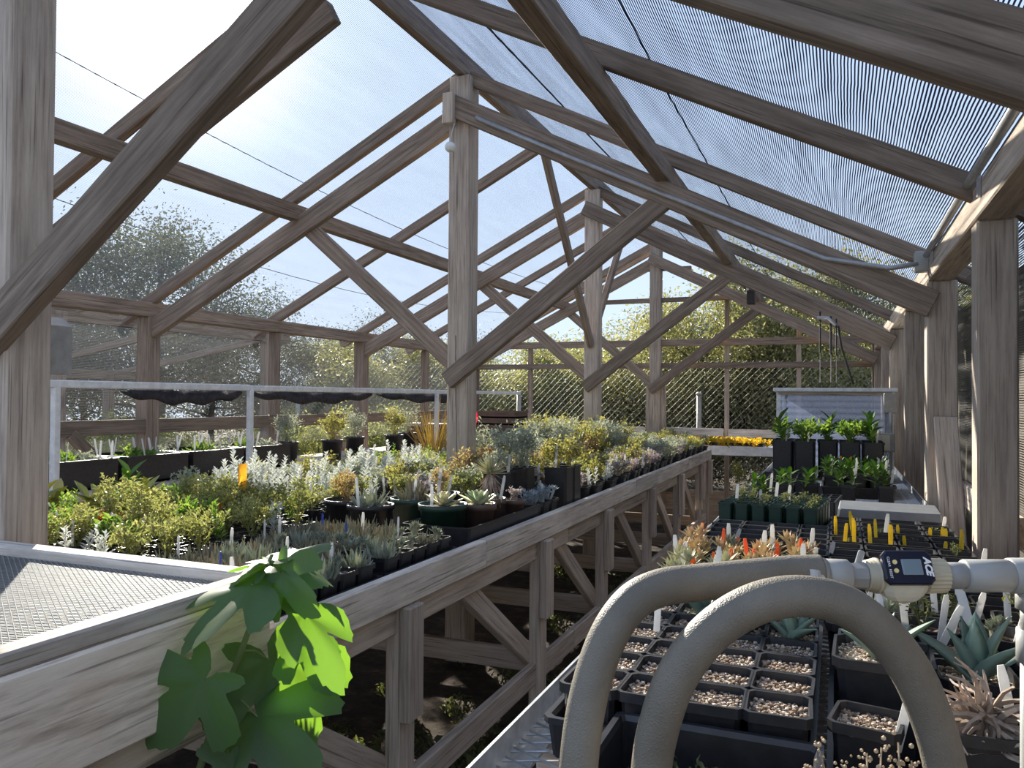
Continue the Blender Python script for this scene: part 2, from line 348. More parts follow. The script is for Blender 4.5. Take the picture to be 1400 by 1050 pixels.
def link(name, me, parent=None, loc=(0, 0, 0), rot=(0, 0, 0), scale=None):
    o = bpy.data.objects.new(name, me); COL.objects.link(o); o.location = loc; o.rotation_euler = rot
    if scale: o.scale = scale
    if parent: o.parent = parent
    return o
def build(name, mb, mat, parent=None, loc=(0, 0, 0), rot=(0, 0, 0), smooth=False, bevel=0):
    return link(name, mb.mesh(name, mat, smooth, bevel), parent, loc, rot)
def tag(o, label=None, cat=None, group=None, kind=None):
    if label: o['label'] = label
    if cat: o['category'] = cat
    if group: o['group'] = group
    if kind: o['kind'] = kind
    return o
def thing(name, label, cat, loc=(0, 0, 0), rot=(0, 0, 0), group=None): return tag(link(name, None, None, loc, rot), label, cat, group)
def struct(name, label=None): 
    return tag(link(name, None), label, None, None, 'structure')
_bc = {}
def beam(name, a, b, w, h, mat, parent=None, up=(0, 0, 1), bevel=.004):
    """a timber with its own frame: local X along the grain; a, b in parent space"""
    a, b = Vector(a), Vector(b); x = (b-a).normalized(); u = Vector(up)
    if abs(x.dot(u)) > .98: u = Vector((0, 1, 0))
    y = u.cross(x).normalized(); z = x.cross(y)
    key = (round((b-a).length, 3), w, h, mat, bevel)
    if key not in _bc: _bc[key] = MB().box((0, 0, 0), ((b-a).length, w, h)).mesh(name, MT[mat], False, bevel)
    o = link(name, _bc[key], parent)
    M = Matrix((x, y, z)).transposed().to_4x4(); M.translation = (a+b)/2
    o.matrix_local = M; return o

# ------------------------------------------------------------------ layout constants
XR, XL, XE = -1.83, -4.04, .406
FR = [.25, 1.337, 3.776, 6.215, 8.654]
YB = FR[4]; SL = .505
def main_z(x): return 2.89-SL*abs(x-XR)
def thin_z(x): return 3.085-SL*abs(x-XR)

# ------------------------------------------------------------------ ground
gb = MB(); N = 40
rnd = random.Random(1)
for j in range(N+1):
    for i in range(N+1):
        x = -26+46*i/N; y = -8+44*j/N; gb.v.append((x, y, rnd.uniform(-.02, .02)))
for j in range(N):
    for i in range(N): a = j*(N+1)+i; gb.f.append((a, a+1, a+N+2, a+N+1))
tag(build('floor', gb, MT['ground'], loc=(0, 0, -.02)), kind='structure')

# ------------------------------------------------------------------ roof
ceil = struct('ceiling')
RF = 'frame'
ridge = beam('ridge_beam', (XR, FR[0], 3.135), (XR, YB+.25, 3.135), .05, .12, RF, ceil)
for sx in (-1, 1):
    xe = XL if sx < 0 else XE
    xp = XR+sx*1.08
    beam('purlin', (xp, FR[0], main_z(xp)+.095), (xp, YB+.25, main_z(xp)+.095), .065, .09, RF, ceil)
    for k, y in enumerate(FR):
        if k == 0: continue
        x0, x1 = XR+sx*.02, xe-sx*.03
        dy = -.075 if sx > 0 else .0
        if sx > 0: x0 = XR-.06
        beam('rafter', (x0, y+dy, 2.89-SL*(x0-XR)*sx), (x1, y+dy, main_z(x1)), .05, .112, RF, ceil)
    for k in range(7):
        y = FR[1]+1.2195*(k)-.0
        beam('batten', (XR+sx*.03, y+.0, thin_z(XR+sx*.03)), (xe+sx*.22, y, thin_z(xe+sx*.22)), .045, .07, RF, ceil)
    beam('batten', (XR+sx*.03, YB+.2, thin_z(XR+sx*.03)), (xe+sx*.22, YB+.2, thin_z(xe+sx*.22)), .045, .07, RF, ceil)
# doubled rafter in the first left bay
beam('rafter', (XR-.02, 2.62, main_z(XR-.02)+.03), (XL+.05, 2.62, main_z(XL)+.03), .05, .10, RF, ceil)
def net(name, origin, ux, uy, lx, ly, mat, parent, nx=24, ny=60, sag=.01, seed=0, edge=0):
    """sagging cloth; local x runs across, y along"""
    rr = random.Random(seed); mb = MB(); ph = [rr.uniform(0, 6) for _ in range(6)]
    for j in range(ny+1):
        for i in range(nx+1):
            s_, t_ = i/nx, j/ny
            z = -sag*(abs(math.sin(t_*ly/1.2195*math.pi)))*math.sin(math.pi*s_)-sag*.4*math.sin(9*s_+ph[0]+3*math.sin(7*t_+ph[1]))*math.sin(math.pi*s_)
            if edge: z += edge*max(0, s_-.85)/.15*math.sin(t_*ly*9+ph[2])*.5
            mb.v.append((s_*lx, t_*ly, z))
    for j in range(ny):
        for i in range(nx): a = j*(nx+1)+i; mb.f.append((a, a+1, a+nx+2, a+nx+1))
    o = build(name, mb, MT[mat], parent, smooth=True)
    x = Vector(ux).normalized(); y = Vector(uy).normalized(); z = x.cross(y)
    M = Matrix((x, y, z)).transposed().to_4x4(); M.translation = Vector(origin); o.matrix_local = M; return o
cs = 1/math.hypot(1, SL)
net('shade_cloth', (XR, FR[0], 3.135), (cs, 0, -SL*cs), (0, 1, 0), (XE+.25-XR)/cs, YB+.25-FR[0], 'netroof', ceil, 30, 80, .02, 1, .03)
net('shade_cloth', (XR, FR[0], 3.135), (-cs, 0, -SL*cs), (0, 1, 0), (XR-XL+.25)/cs, YB+.25-FR[0], 'netleft', ceil, 30, 80, .015, 2)
# seams and folds sewn along the right cloth
for d, w in ((.62, .004), (1.42, .003)):
    mb = MB(); mb.tube([(XR+d*cs+.004*math.sin(t*2.1), FR[0]+t*.5, 3.128-SL*cs*d) for t in range(20)], w, 4)
    build('seam', mb, MT['blackrope'], ceil)

# ------------------------------------------------------------------ ridge posts with knee braces
ords = ['nearest ridge post at the left edge beside the mesh-topped box', 'ridge post in the middle of the centre bench, second from the camera',
        'ridge post with a long crack, third from the camera', 'ridge post standing in the end wall, farthest from the camera']
for k in (1, 2, 3, 4):
    y = FR[k]
    t = thing('ridge_post', 'weathered grey timber '+ords[k-1], 'post', (XR-(.045 if k == 1 else 0), y, 0), group='ridge posts')
    w = .12
    beam('post', (0, 0, 0), (0, 0, 3.07), w, w, 'post', t, (0, 1, 0), .006)
    beam('brace', (.0-.05, -.075, 1.46), (1.10, -.075, main_z(XR+1.10)-.01), .045, .095, RF, t)
    beam('brace', (-.03, .03 if k != 4 else -.03, 1.53), (-1.03, .03, main_z(XR-1.03)+.0), .045, .09, RF, t)
    if k == 3:
        beam('brace', (0, -.06, 1.80), (0, -1.22, 3.08), .045, .06, RF, t)
        beam('brace', (0, .06, 1.95), (0, 1.15, 3.08), .045, .06, RF, t)
        beam('crack', (.012, -.0505, .95), (.004, -.0505, 1.55), .004, .004, 'frame', t)
    if k == 4:
        for s in (-1, 1): beam('post', (s*.08, .02, 0), (s*.08, .02, 1.56), .05, .09, 'post', t, (0, 1, 0))
    if k in (1, 2):
        beam('crack', (.004, -w/2-.0005, .9), (-.010, -w/2-.0005, 1.7), .003, .004, 'frame', t)
    if k == 2:
        beam('cleat', (-.035, -.105, 2.80), (-.035, -.105, 2.96), .06, .05, 'leg', t, (0, 1, 0))

# ------------------------------------------------------------------ left wall
wl = struct('wall_left')
for k in range(0, 7):
    y = FR[2]+(k-2)*1.2195
    big = (k % 2 == 0)
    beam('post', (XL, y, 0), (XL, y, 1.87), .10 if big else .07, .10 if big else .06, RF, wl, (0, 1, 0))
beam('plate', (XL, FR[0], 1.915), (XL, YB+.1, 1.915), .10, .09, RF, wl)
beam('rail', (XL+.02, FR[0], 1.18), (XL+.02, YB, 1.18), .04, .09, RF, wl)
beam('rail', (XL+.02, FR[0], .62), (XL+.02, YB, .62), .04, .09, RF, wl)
for k in (1, 3):
    y = FR[2]+(k-2)*1.2195
    beam('brace', (XL+.03, y+.65, 1.15), (XL+.03, y+1.2, .64), .035, .07, RF, wl)
net('screen_net', (XL-.06, FR[0], 1.0), (0, 1, 0), (0, 0, 1), YB-FR[0], .92, 'netleftwall', wl, 60, 6, .005, 5)
# ------------------------------------------------------------------ right wall
wr = struct('wall_right')
for k in range(-3, 5):
    y = FR[2]+k*1.2195
    big = (k % 2 == 0)
    w = .115 if big else .10
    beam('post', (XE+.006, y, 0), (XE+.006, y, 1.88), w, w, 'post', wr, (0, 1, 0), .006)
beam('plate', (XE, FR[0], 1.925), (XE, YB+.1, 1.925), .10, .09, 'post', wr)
for z, h in ((1.005, .09),):
    for k in range(-3, 4):
        y = FR[2]+k*1.2195
        beam('rail', (XE+.078, y+.06, z), (XE+.078, y+1.16, z), .03, h, 'post', wr)
net('screen_net', (XE+.105, FR[0], .05), (0, 1, 0), (0, 0, 1), YB-FR[0], 1.84, 'netwall', wr, 90, 14, .006, 7)
net('screen_net', (XE+.16, FR[0], .05), (0, 1, 0), (0, 0, 1), YB-FR[0], 1.77, 'netwall2', wr, 90, 14, .006, 8)
# ------------------------------------------------------------------ end wall: rails, studs, chain-link
wb = struct('wall_back')
for z, x0, x1, h in ((1.985, XL, XE, .075), (1.736, XL, XE, .06), (2.458, -2.75, -.85, .05), (2.80, -2.1, -1.45, .04)):
    beam('rail', (x0, YB+.02, z), (x1, YB+.02, z), .04, h, RF, wb)
for x in (-3.327, -2.58, -1.076, -.351):
    beam('stud', (x, YB+.06, 0), (x, YB+.06, min(2.0, main_z(x))), .045, .06, RF if x < -2 else 'leg', wb, (0, 1, 0))
beam('stud', (-1.076, YB+.06, 2.0), (-1.076, YB+.06, 2.5), .045, .05, RF, wb, (0, 1, 0))
beam('stud', (-.351, YB+.06, 1.9), (-.351, YB+.06, 2.12), .045, .05, RF, wb, (0, 1, 0))
for x in (XL, XE-.02): beam('post', (x, YB+.02, 0), (x, YB+.02, 1.95), .1, .1, RF, wb, (0, 1, 0))
beam('sill_board', (XL, YB-.02, 1.02), (XR-.12, YB-.02, 1.02), .035, .085, 'bench', wb)
beam('sill_board', (XR+.12, YB-.02, 1.02), (-1.10, YB-.02, 1.02), .035, .085, 'bench', wb)
beam('sill_board', (-1.05, YB-.02, 1.015), (XE-.05, YB-.02, 1.015), .035, .085, 'bench', wb)
beam('base_board', (XL, YB+.06, .20), (XE, YB+.06, .20), .04, .38, 'leg', wb)
fence = thing('chain_link_fence', 'galvanised chain-link fence running behind the end wall', 'fence', (0, YB+.35, 0))
mb = MB(); fx0, fx1, fh = -7.5, 1.6, 1.75; stp = .075
n = int((fx1-fx0+fh)/stp)
for i in range(n):
    x = fx0-fh+i*stp
    for s in (1, -1):
        a = Vector((x, 0, .05)); b = Vector((x+fh, 0, .05+fh))
        if a.x < fx0: a = Vector((fx0, 0, .05+fx0-x))
        if b.x > fx1: b = Vector((fx1, 0, .05+fx1-x))
        if s < 0: a.x = fx0+fx1-a.x; b.x = fx0+fx1-b.x; a.y = b.y = .004
        mb.tube([a, b], .0012, 3, False)
tag(build('wire_mesh', mb, MT['wire'], fence), kind='stuff')
for x in (-6.9, -4.4, -3.6, -1.42, .9):
    mb = MB(); mb.tube([(x, .03, 0), (x, .03, 1.42)], .028, 10); mb.tube([(x, .03, 1.42), (x, .03, 1.44), (x, .03, 1.455)], [.036, .034, .012], 10)
    build('fence_post', mb, MT['greymetal'], fence, smooth=True)
mb = MB(); mb.tube([(fx0, .03, 1.02), (fx1, .03, 1.02)], .02, 8); build('fence_rail', mb, MT['greymetal'], fence, smooth=True)

# ------------------------------------------------------------------ benches
def slat_mesh(w, d, h): return MB().box((0, 0, 0), (w, d, h)).mesh('slat', MT['leg'], False, .003)
CBZ = .88; CX1, CX0 = -1.065, -2.60; CY0, CY1 = .25, 7.40
cb = thing('centre_bench', 'long weathered timber bench around the ridge posts, crowded with potted plants', 'bench', (0, 0, 0))
cuts = [CY0, 2.36, 4.45, 6.2, CY1]
for a, b in zip(cuts[:-1], cuts[1:]):
    beam('edge_board', (CX1+.0, a+.002, CBZ-.01), (CX1+.0, b-.002, CBZ-.01), .032, .09, 'bench', cb)
    beam('edge_board', (CX0, a+.002, CBZ-.01), (CX0, b-.002, CBZ-.01), .032, .09, 'bench', cb)
for x in (CX1-.03, CX0+.03):
    for a, b in ((CY0, 3.3), (3.3, CY1)):
        beam('bearer', (x, a, CBZ-.09), (x, b-.003, CBZ-.09), .035, .085, 'leg', cb)
beam('end_board', (CX0+.02, CY1-.02, CBZ-.01), (CX1-.02, CY1-.02, CBZ-.01), .03, .09, 'bench', cb)
sm_ = slat_mesh(CX1-CX0-.04, .075, .02); sm2_ = slat_mesh((CX1-CX0)/2-.09, .075, .02)
y = CY0+.05; 
while y < CY1-.06:
    if min(abs(y-f) for f in FR) < .10:
        for xa in ((CX0+.02+XR-.06)/2, (CX1-.02+XR+.06)/2): link('slat', sm2_, cb, (xa, y, CBZ-.035))
    else: link('slat', sm_, cb, ((CX0+CX1)/2, y, CBZ-.035))
    y += .088
legy = [.85, 1.88, 2.95, 3.87, 4.9, 5.9, 6.9, 7.34]
for k, y in enumerate(legy):
    for x in (CX1-.035, CX0+.035):
        lx = x+(.012 if x > -2 else -.012)
        beam('leg', (lx, y, 0), (lx, y, CBZ-.05), .085, .045, 'leg', cb, (1, 0, 0))
        beam('cleat', (lx+(.04 if x > -2 else -.04), y-.012, CBZ-.36), (lx+(.04 if x > -2 else -.04), y-.012, CBZ-.057), .08, .034, 'leg', cb, (1, 0, 0))
    beam('cross_rail', (CX1-.06, y+.05, .32), (CX0+.06, y+.05, .32), .035, .085, 'leg', cb)
    beam('cross_rail', (CX1-.06, y+.05, CBZ-.16), (CX0+.06, y+.05, CBZ-.16), .035, .085, 'leg', cb)
for x in (CX1-.03, CX0+.03):
    beam('side_rail', (x, CY0, .30), (x, 3.4, .30), .03, .085, 'leg', cb)
    beam('side_rail', (x, 3.403, .30), (x, CY1, .30), .03, .085, 'leg', cb)
    for k in range(1, len(legy)-1):
        beam('brace', (x-.03, legy[k]-.01, .36), (x-.03, legy[k]-.62, CBZ-.12), .035, .075, 'leg', cb)

def wire_grid(x0, x1, y0, y1, z, sx, sy, r, wav=0):
    """diamond mesh clipped to a rectangle"""
    mb = MB(); 
    k = sy/sx; ly = y1-y0; c = y0-(x1-x0)*k
    while c < y1:
        a = [(x0, c), (x1, c+(x1-x0)*k)]
        # clip in y
        (xa, ya), (xb, yb) = a
        if ya < y0: xa += (y0-ya)/k; ya = y0
        if yb > y1: xb -= (yb-y1)/k; yb = y1
        if xb-xa > 1e-4:
            mb.tube([(xa, ya, z), (xb, yb, z)], r, 3, False)
            mb.tube([(x0+x1-xa, ya, z+r), (x0+x1-xb, yb, z+r)], r, 3, False)
        c += sy*2
    return mb
RBZ = .93; RX0, RX1 = -.386, .345; RY0, RY1 = .76, 6.3
rb = thing('mesh_top_bench', 'galvanised steel bench with diamond-mesh top along the right wall', 'bench', (0, 0, 0))
tag(build('mesh_top', wire_grid(RX0, RX1, RY0, RY1, RBZ-.004, .032, .014, .0016), MT['galv'], rb), kind='stuff')
for x in (RX0, RX1):
    mb = MB(); mb.box((x, (RY0+RY1)/2, RBZ+.004), (.004, RY1-RY0, .05)); mb.box((x+(.014 if x < 0 else -.014), (RY0+RY1)/2, RBZ-.019), (.03, RY1-RY0, .004))
    build('edge_angle', mb, MT['galv'], rb)
for y in (RY0, RY1):
    mb = MB(); mb.box(((RX0+RX1)/2, y, RBZ+.004), (RX1-RX0, .004, .05)); build('edge_angle', mb, MT['galv'], rb)
for y in np.arange(RY0+.3, RY1, .9):
    beam('bearer', (RX0, y, RBZ-.05), (RX1, y, RBZ-.05), .04, .05, 'leg', rb)
    for x in (RX0+.03, RX1-.03): beam('leg', (x, y, 0), (x, y, RBZ-.07), .06, .04, 'leg', rb, (0, 1, 0))
# back bench across the end wall
BBZ = .90
bb = thing('end_bench', 'shallow white-fronted bench along the end wall carrying trays', 'bench')
mb = MB(); mb.box(((CX0-1.1-.36)/2, YB-.45, BBZ-.01), (-.36-CX0+1.1, .72, .02)); build('top', mb, MT['whitepaint'], bb)
beam('edge_board', (CX0-1.1, YB-.82, BBZ-.02), (-.36, YB-.82, BBZ-.02), .03, .09, 'bench', bb).data.materials[0] = MT['whitepaint']
for x in (-3.6, -2.8, -2.0, -1.2, -.45):
    beam('leg', (x, YB-.78, 0), (x, YB-.78, BBZ-.06), .06, .045, 'leg', bb, (0, 1, 0))
# left wall bench with white rail
LBZ = .90
lb = thing('wall_bench', 'timber bench along the left wall behind the white rail', 'bench')
for i in range(9):
    beam('plank', (-3.94+i*.083, .4, LBZ-.012), (-3.94+i*.083, 7.7, LBZ-.012), .075, .024, 'leg', lb)
for y in np.arange(.6, 7.8, 1.15):
    for x in (-3.9, -3.3): beam('leg', (x, y, 0), (x, y, LBZ-.026), .06, .05, 'leg', lb, (0, 1, 0))
rail = thing('white_rail', 'white painted metal rail frame standing on the left wall bench', 'rail', (0, 0, 0))
beam('top_rail', (-3.3, 1.2, 1.425), (-3.3, 3.85, 1.425), .03, .036, 'frame', rail)
beam('top_rail', (-3.3, 3.87, 1.423), (-3.3, 8.3, 1.423), .03, .034, 'frame', rail)
for y in (1.3, 2.56, 3.86, 6.3): beam('upright', (-3.3, y, LBZ), (-3.3, y, 1.41), .033, .033, 'frame', rail, (0, 1, 0))
for c in rail.children:
    c.data = c.data.copy(); c.data.materials[0] = MT['whitepaint']

# ------------------------------------------------------------------ mesh-topped box on the near end of the centre bench
BZ = 1.03
bx = thing('mesh_lid_box', 'weathered plank box with wire-mesh lid on the near end of the centre bench', 'planter box')
bx0, bx1, by0, by1 = -2.45, -1.035, .15, 1.262
beam('side_plank', (bx1, by0, BZ-.115), (bx1, by1, BZ-.115), .03, .175, 'box', bx, bevel=.005)
beam('side_plank', (bx0, by0, BZ-.10), (bx0, by1, BZ-.10), .03, .145, 'box', bx)
beam('end_plank', (bx0+.02, by1-.02, BZ-.10), (bx1-.05, by1-.02, BZ-.10), .03, .145, 'box', bx)
beam('end_plank', (bx0+.02, by0+.02, BZ-.10), (bx1-.05, by0+.02, BZ-.10), .03, .145, 'box', bx)
for (a, b, w) in (((bx1-.012, by0, BZ-.012), (bx1-.012, by1+.01, BZ-.012), .045), ((bx0+.012, by0, BZ-.012), (bx0+.012, by1+.01, BZ-.012), .045),
               ((bx0+.03, by1-.012, BZ-.010), (bx1-.036, by1-.012, BZ-.010), .05), ((bx0+.03, by0+.012, BZ-.010), (bx1-.036, by0+.012, BZ-.010), .05)):
    beam('lid_rail', a, b, w, .03, 'bench', bx)
tag(build('wire_mesh', wire_grid(bx0+.03, bx1-.03, by0+.03, by1-.03, BZ-.016, .0085, .0055, .00095), MT['wire'], bx), kind='stuff')

# ================================================================== pots, trays, stakes
def sq_ring(h, z, ch=.18, cx=0, cy=0, hy=None):
    hy = hy or h; c = min(h, hy)*ch
    return [(cx+x, cy+y, z) for x, y in ((h-c, -hy), (h, -hy+c), (h, hy-c), (h-c, hy), (-h+c, hy), (-h, hy-c), (-h, -hy+c), (-h+c, -hy))]
def rd_ring(r, z, n=20): return [(r*math.cos(2*math.pi*k/n), r*math.sin(2*math.pi*k/n), z) for k in range(n)]
def pot_mesh(name, top, bot, h, mat, ring=sq_ring, rim=.004, lip=.012, wall=.0015):
    t, b = top/2, bot/2
    f = lambda z: b+(t-rim-b)*z/h
    prof = [(b, 0), (f(h-lip), h-lip), (t, h-lip), (t, h), (t-rim, h), (f(h*.55)-wall, h*.55), (b-wall*2, .006)]
    mb = MB(); mb.rings([ring(r, z) for r, z in prof], True, True)
    return mb.mesh(name, MT[mat], ring is rd_ring)
def soil_mesh(name, size, mat, rnd, ring='sq', n=9, bumpy=.003, grains=0):
    mb = MB(); h = size/2
    if ring == 'sq':
        for j in range(n+1):
            for i in range(n+1): mb.v.append((-h+size*i/n, -h+size*j/n, rnd.uniform(-bumpy, bumpy)))
        for j in range(n):
            for i in range(n): a = j*(n+1)+i; mb.f.append((a, a+1, a+n+2, a+n+1))
    else:
        mb.v.append((0, 0, .002))
        for k in range(18): mb.v.append((h*math.cos(k*math.pi/9), h*math.sin(k*math.pi/9), rnd.uniform(-bumpy, bumpy)))
        for k in range(18): mb.f.append((0, 1+k, 1+(k+1) % 18))
    return mb.mesh(name, MT[mat])
def grain_mesh(size, cnt, rnd, r0=.0013, r1=.0036):
    mb = MB(); h = size/2-.002
    for _ in range(cnt):
        r = rnd.uniform(r0, r1); c = Vector((rnd.uniform(-h, h), rnd.uniform(-h, h), rnd.uniform(0, .003)))
        a = rnd.uniform(0, 6.28)
        vs = [c+Vector((math.cos(a+k*2.094), math.sin(a+k*2.094), -.3))*r for k in range(3)]+[c+Vector((math.cos(a+1+k*2.094), math.sin(a+1+k*2.094), .6))*r*.8 for k in range(3)]
        mb.add(vs, [(3, 4, 5), (0, 1, 4, 3), (1, 2, 5, 4), (2, 0, 3, 5)])
    return mb.mesh('grit', MT['grain'])
def tray(name, x0, x1, y0, y1, h, mat, label, group=None, rz=0, z=None, flare=.008, lipw=.006, cat='tray', tilt=0):
    cx, cy = (x0+x1)/2, (y0+y1)/2; hx, hy = (x1-x0)/2, (y1-y0)/2
    mb = MB(); rg = lambda i, zz: [(x, y, zz) for x, y, _ in sq_ring(hx-i, 0, .05, 0, 0, hy-i)]
    mb.rings([rg(flare, 0), rg(lipw*.5, h-.008), rg(-.001, h-.008), rg(-.001, h), rg(lipw, h), rg(lipw+.003, h-.006), rg(flare+.003, .004)], True, True)
    o = build(name, mb, MT[mat], None, (cx, cy, z), (0, tilt, rz)); return tag(o, label, cat, group)
def stake_mesh(w, h, mat, pointed=True):
    mb = MB(); t = .0008
    pr = [(-w/2, 0), (w/2, 0), (w/2, h*.88), (w*.32, h), (-w*.32, h), (-w/2, h*.88)]
    mb.v += [(x, -t, z) for x, z in pr]+[(x, t, z) for x, z in pr]
    mb.f += [tuple(range(6)), tuple(reversed(range(6, 12)))]+[(i, i+6, (i+1) % 6+6, (i+1) % 6) for i in range(6)]
    return mb.mesh('plant_label', MT[mat])
STK = {('w', s): stake_mesh(.0105*(1 if s < 2 else 1.2), (.075, .1, .13)[s], 'whitelabel') for s in range(3)}
for c, mt_ in (('o', 'orangelabel'), ('y', 'yellowlabel'), ('b', 'bluelabel')):
    for s in range(2): STK[(c, s)] = stake_mesh(.009, (.07, .1)[s], mt_)
rs = random.Random(7)
POT = {
 'p75': (pot_mesh('square_pot', .0755, .056, .085, 'black'), .0755, .085),
 'p90': (pot_mesh('square_pot', .094, .068, .095, 'black'), .094, .095),
 'p115': (pot_mesh('square_pot', .118, .085, .12, 'black'), .118, .12),
 'tall': (pot_mesh('tall_square_pot', .112, .102, .215, 'black', lip=.008), .105, .215),
 'tallgreen': (pot_mesh('deep_cell_pot', .045, .036, .10, 'darkgreen', lip=.006, rim=.0025), .045, .10),
 'r150': (pot_mesh('round_pot', .165, .13, .15, 'black', rd_ring, .005, .016), .165, .15),
 'r150g': (pot_mesh('round_pot', .17, .135, .155, 'darkgreen', rd_ring, .005, .02), .17, .155),
 'r110': (pot_mesh('round_pot', .125, .09, .10, 'brownpot', rd_ring, .005, .022), .125, .10),
 'r70': (pot_mesh('round_pot', .085, .062, .085, 'brownpot', rd_ring, .004, .016), .085, .085),
}
SOIL = {}
def soil_for(pk, kind, var):
    key = (pk, kind, var)
    if key not in SOIL:
        sz = POT[pk][1]*.90
        SOIL[key] = soil_mesh('soil', sz, kind, rs, 'rd' if pk[0] == 'r' else 'sq', 9, .0025)
    return SOIL[key]
GRAIN = {}
def make_pot(pk, x, y, z, rz=0, soil='soil', plant=None, ps=1, prz=None, stakes=(), label='', cat='pot', group=None, fill=.80, grit=0, name=None, pname='plant', lean=(0, 0)):
    me, top, h = POT[pk]
    o = tag(link(name or me.name.split('.')[0], me, None, (x, y, z), (lean[0], lean[1], rz)), label, cat, group)
    if soil: link('soil', soil_for(pk, soil, rs.randrange(2)), o, (0, 0, h*fill))
    if grit:
        k = (pk, rs.randrange(3), grit)
        if k not in GRAIN: GRAIN[k] = grain_mesh(POT[pk][1]*.88, grit, rs)
        link('grit', GRAIN[k], o, (0, 0, h*fill+.001))['kind'] = 'stuff'
    if plant: link(pname, plant, o, (0, 0, h*fill-.002), (0, 0, rs.uniform(0, 6.28) if prz is None else prz), (ps, ps, ps))
    for (dx, dy, c, s, ti) in stakes:
        link('plant_label', STK[(c, s)], o, (dx*top*.45, dy*top*.45, h*fill-.02), (ti*.6, ti, rs.uniform(-.7, .7)))
    return o

# ================================================================== plants (each a mesh shared by alike pots)
def V3(a, e): return Vector((math.cos(a)*math.cos(e), math.sin(a)*math.cos(e), math.sin(e)))
def bush(seed, h, r, n, ls, mat, stems=7, lw=.5, up=.3):
    q = random.Random(seed); mb = MB(); tips = []
    for i in range(stems):
        a = q.uniform(0, 6.28); rr = r*math.sqrt(q.random())*.9; hh = h*q.uniform(.65, 1)*(1-.25*(rr/r)**2)
        p1 = Vector((math.cos(a)*rr*.4, math.sin(a)*rr*.4, hh*.45)); p2 = Vector((math.cos(a)*rr, math.sin(a)*rr, hh))
        mb.tube([(q.uniform(-.006, .006), q.uniform(-.006, .006), 0), p1, p2], [.0022, .0016, .0008], 3, False); tips.append((p1, p2))
    for i in range(n):
        p1, p2 = tips[q.randrange(stems)]; t = q.random()**.7
        p = p1.lerp(p2, t) if t > .15 else Vector((0, 0, 0)).lerp(p1, q.uniform(.3, 1))
        p = p+Vector((q.gauss(0, r*.16), q.gauss(0, r*.16), q.gauss(0, h*.05)))
        if p.z < .004: p.z = .004
        d = V3(q.uniform(0, 6.28), q.uniform(-.4, 1.1)); d.z += up
        s_ = ls*q.uniform(.6, 1.3)
        mb.leaf(p, d, Vector((q.gauss(0, .5), q.gauss(0, .5), 1)), s_, s_*lw, .2, .1)
    return mb.mesh('plant', L[mat])
def upright(seed, h, n, mat, stems=3, ls=.03, spread=.025, lw=.35):
    q = random.Random(seed); mb = MB()
    for i in range(stems):
        b = Vector((q.gauss(0, spread), q.gauss(0, spread), 0)); top = b*1.6+Vector((q.gauss(0, .008), q.gauss(0, .008), h*q.uniform(.55, 1)))
        mb.tube([b, top], [.0022, .001], 3, False)
        for k in range(n):
            t = .12+.88*k/n; p = b.lerp(top, t); a = k*2.4+q.uniform(-.3, .3)
            mb.leaf(p, V3(a, .55+.5*t), Vector((0, 0, 1)), ls*(1.15-.55*t)*q.uniform(.8, 1.2), ls*lw, .15, .15)
    return mb.mesh('plant', L[mat])
def rosette(seed, r, n, mat, thick=.006, e0=.15, e1=1.35, lw=.42, curve=.25, name='plant', wide=.62):
    q = random.Random(seed); mb = MB()
    for k in range(n):
        t = k/max(1, n-1); a = k*2.39996; e = e0+(e1-e0)*t
        l = r*(1-.55*t)*q.uniform(.9, 1.08)
        d = V3(a, e); nr = Vector((-math.cos(a)*math.sin(e), -math.sin(a)*math.sin(e), math.cos(e)))
        mb.blade(Vector((math.cos(a)*.004, math.sin(a)*.004, .004+.012*t)), d, nr, l, l*lw, curve*(1-t), 5, thick*(1-.4*t), .12, wide)
    return mb.mesh(name, L[mat], True)
def agave(seed, r, n, mat='agave'):
    q = random.Random(seed); mb = MB()
    for k in range(n):
        t = k/max(1, n-1); a = k*2.39996+q.uniform(-.2, .2); e = .62+.8*t
        l = r*q.uniform(.8, 1.1)*(1-.25*t); d = V3(a, e); nr = Vector((-math.cos(a)*math.sin(e), -math.sin(a)*math.sin(e), math.cos(e)))
        mb.blade(Vector((0, 0, .0)), d, nr, l, l*.36, -.14+.16*t, 7, .006, .03, .42)
    return mb.mesh('plant', L[mat], True)
def spiky(seed, r, n, mat, l=.04, w=.006):
    q = random.Random(seed); mb = MB()
    for k in range(n):
        a = q.uniform(0, 6.28); rr = r*math.sqrt(q.random()); e = q.uniform(.6, 1.5)
        p = Vector((math.cos(a)*rr*.7, math.sin(a)*rr*.7, 0)); d = V3(a+q.gauss(0, .5), e)
        mb.blade(p, d, V3(a+3.14, .3), l*q.uniform(.5, 1.15)*(1.15-.5*rr/r), w, .12, 2, w*.35, .2, .3)
    return mb.mesh('plant', L[mat])
def clump(seed, r, heads, mat, hr=.016, n=12, stem=.02):
    """several small rosettes on short stems"""
    q = random.Random(seed); mb = MB()
    for h_ in range(heads):
        a = q.uniform(0, 6.28); rr = r*math.sqrt(q.random()); c = Vector((math.cos(a)*rr, math.sin(a)*rr, stem*q.uniform(.5, 1.5)))
        mb.tube([(c.x*.5, c.y*.5, 0), c], .003, 4, False)
        for k in range(n):
            t = k/(n-1); aa = k*2.4; e = .2+1.2*t; d = V3(aa, e); nr = Vector((-math.cos(aa)*math.sin(e), -math.sin(aa)*math.sin(e), math.cos(e)))
            mb.blade(c, d, nr, hr*q.uniform(.85, 1.15)*(1.1-.3*t), hr*.34, .15, 2, .0022, .2, .55)
    return mb.mesh('plant', L[mat])
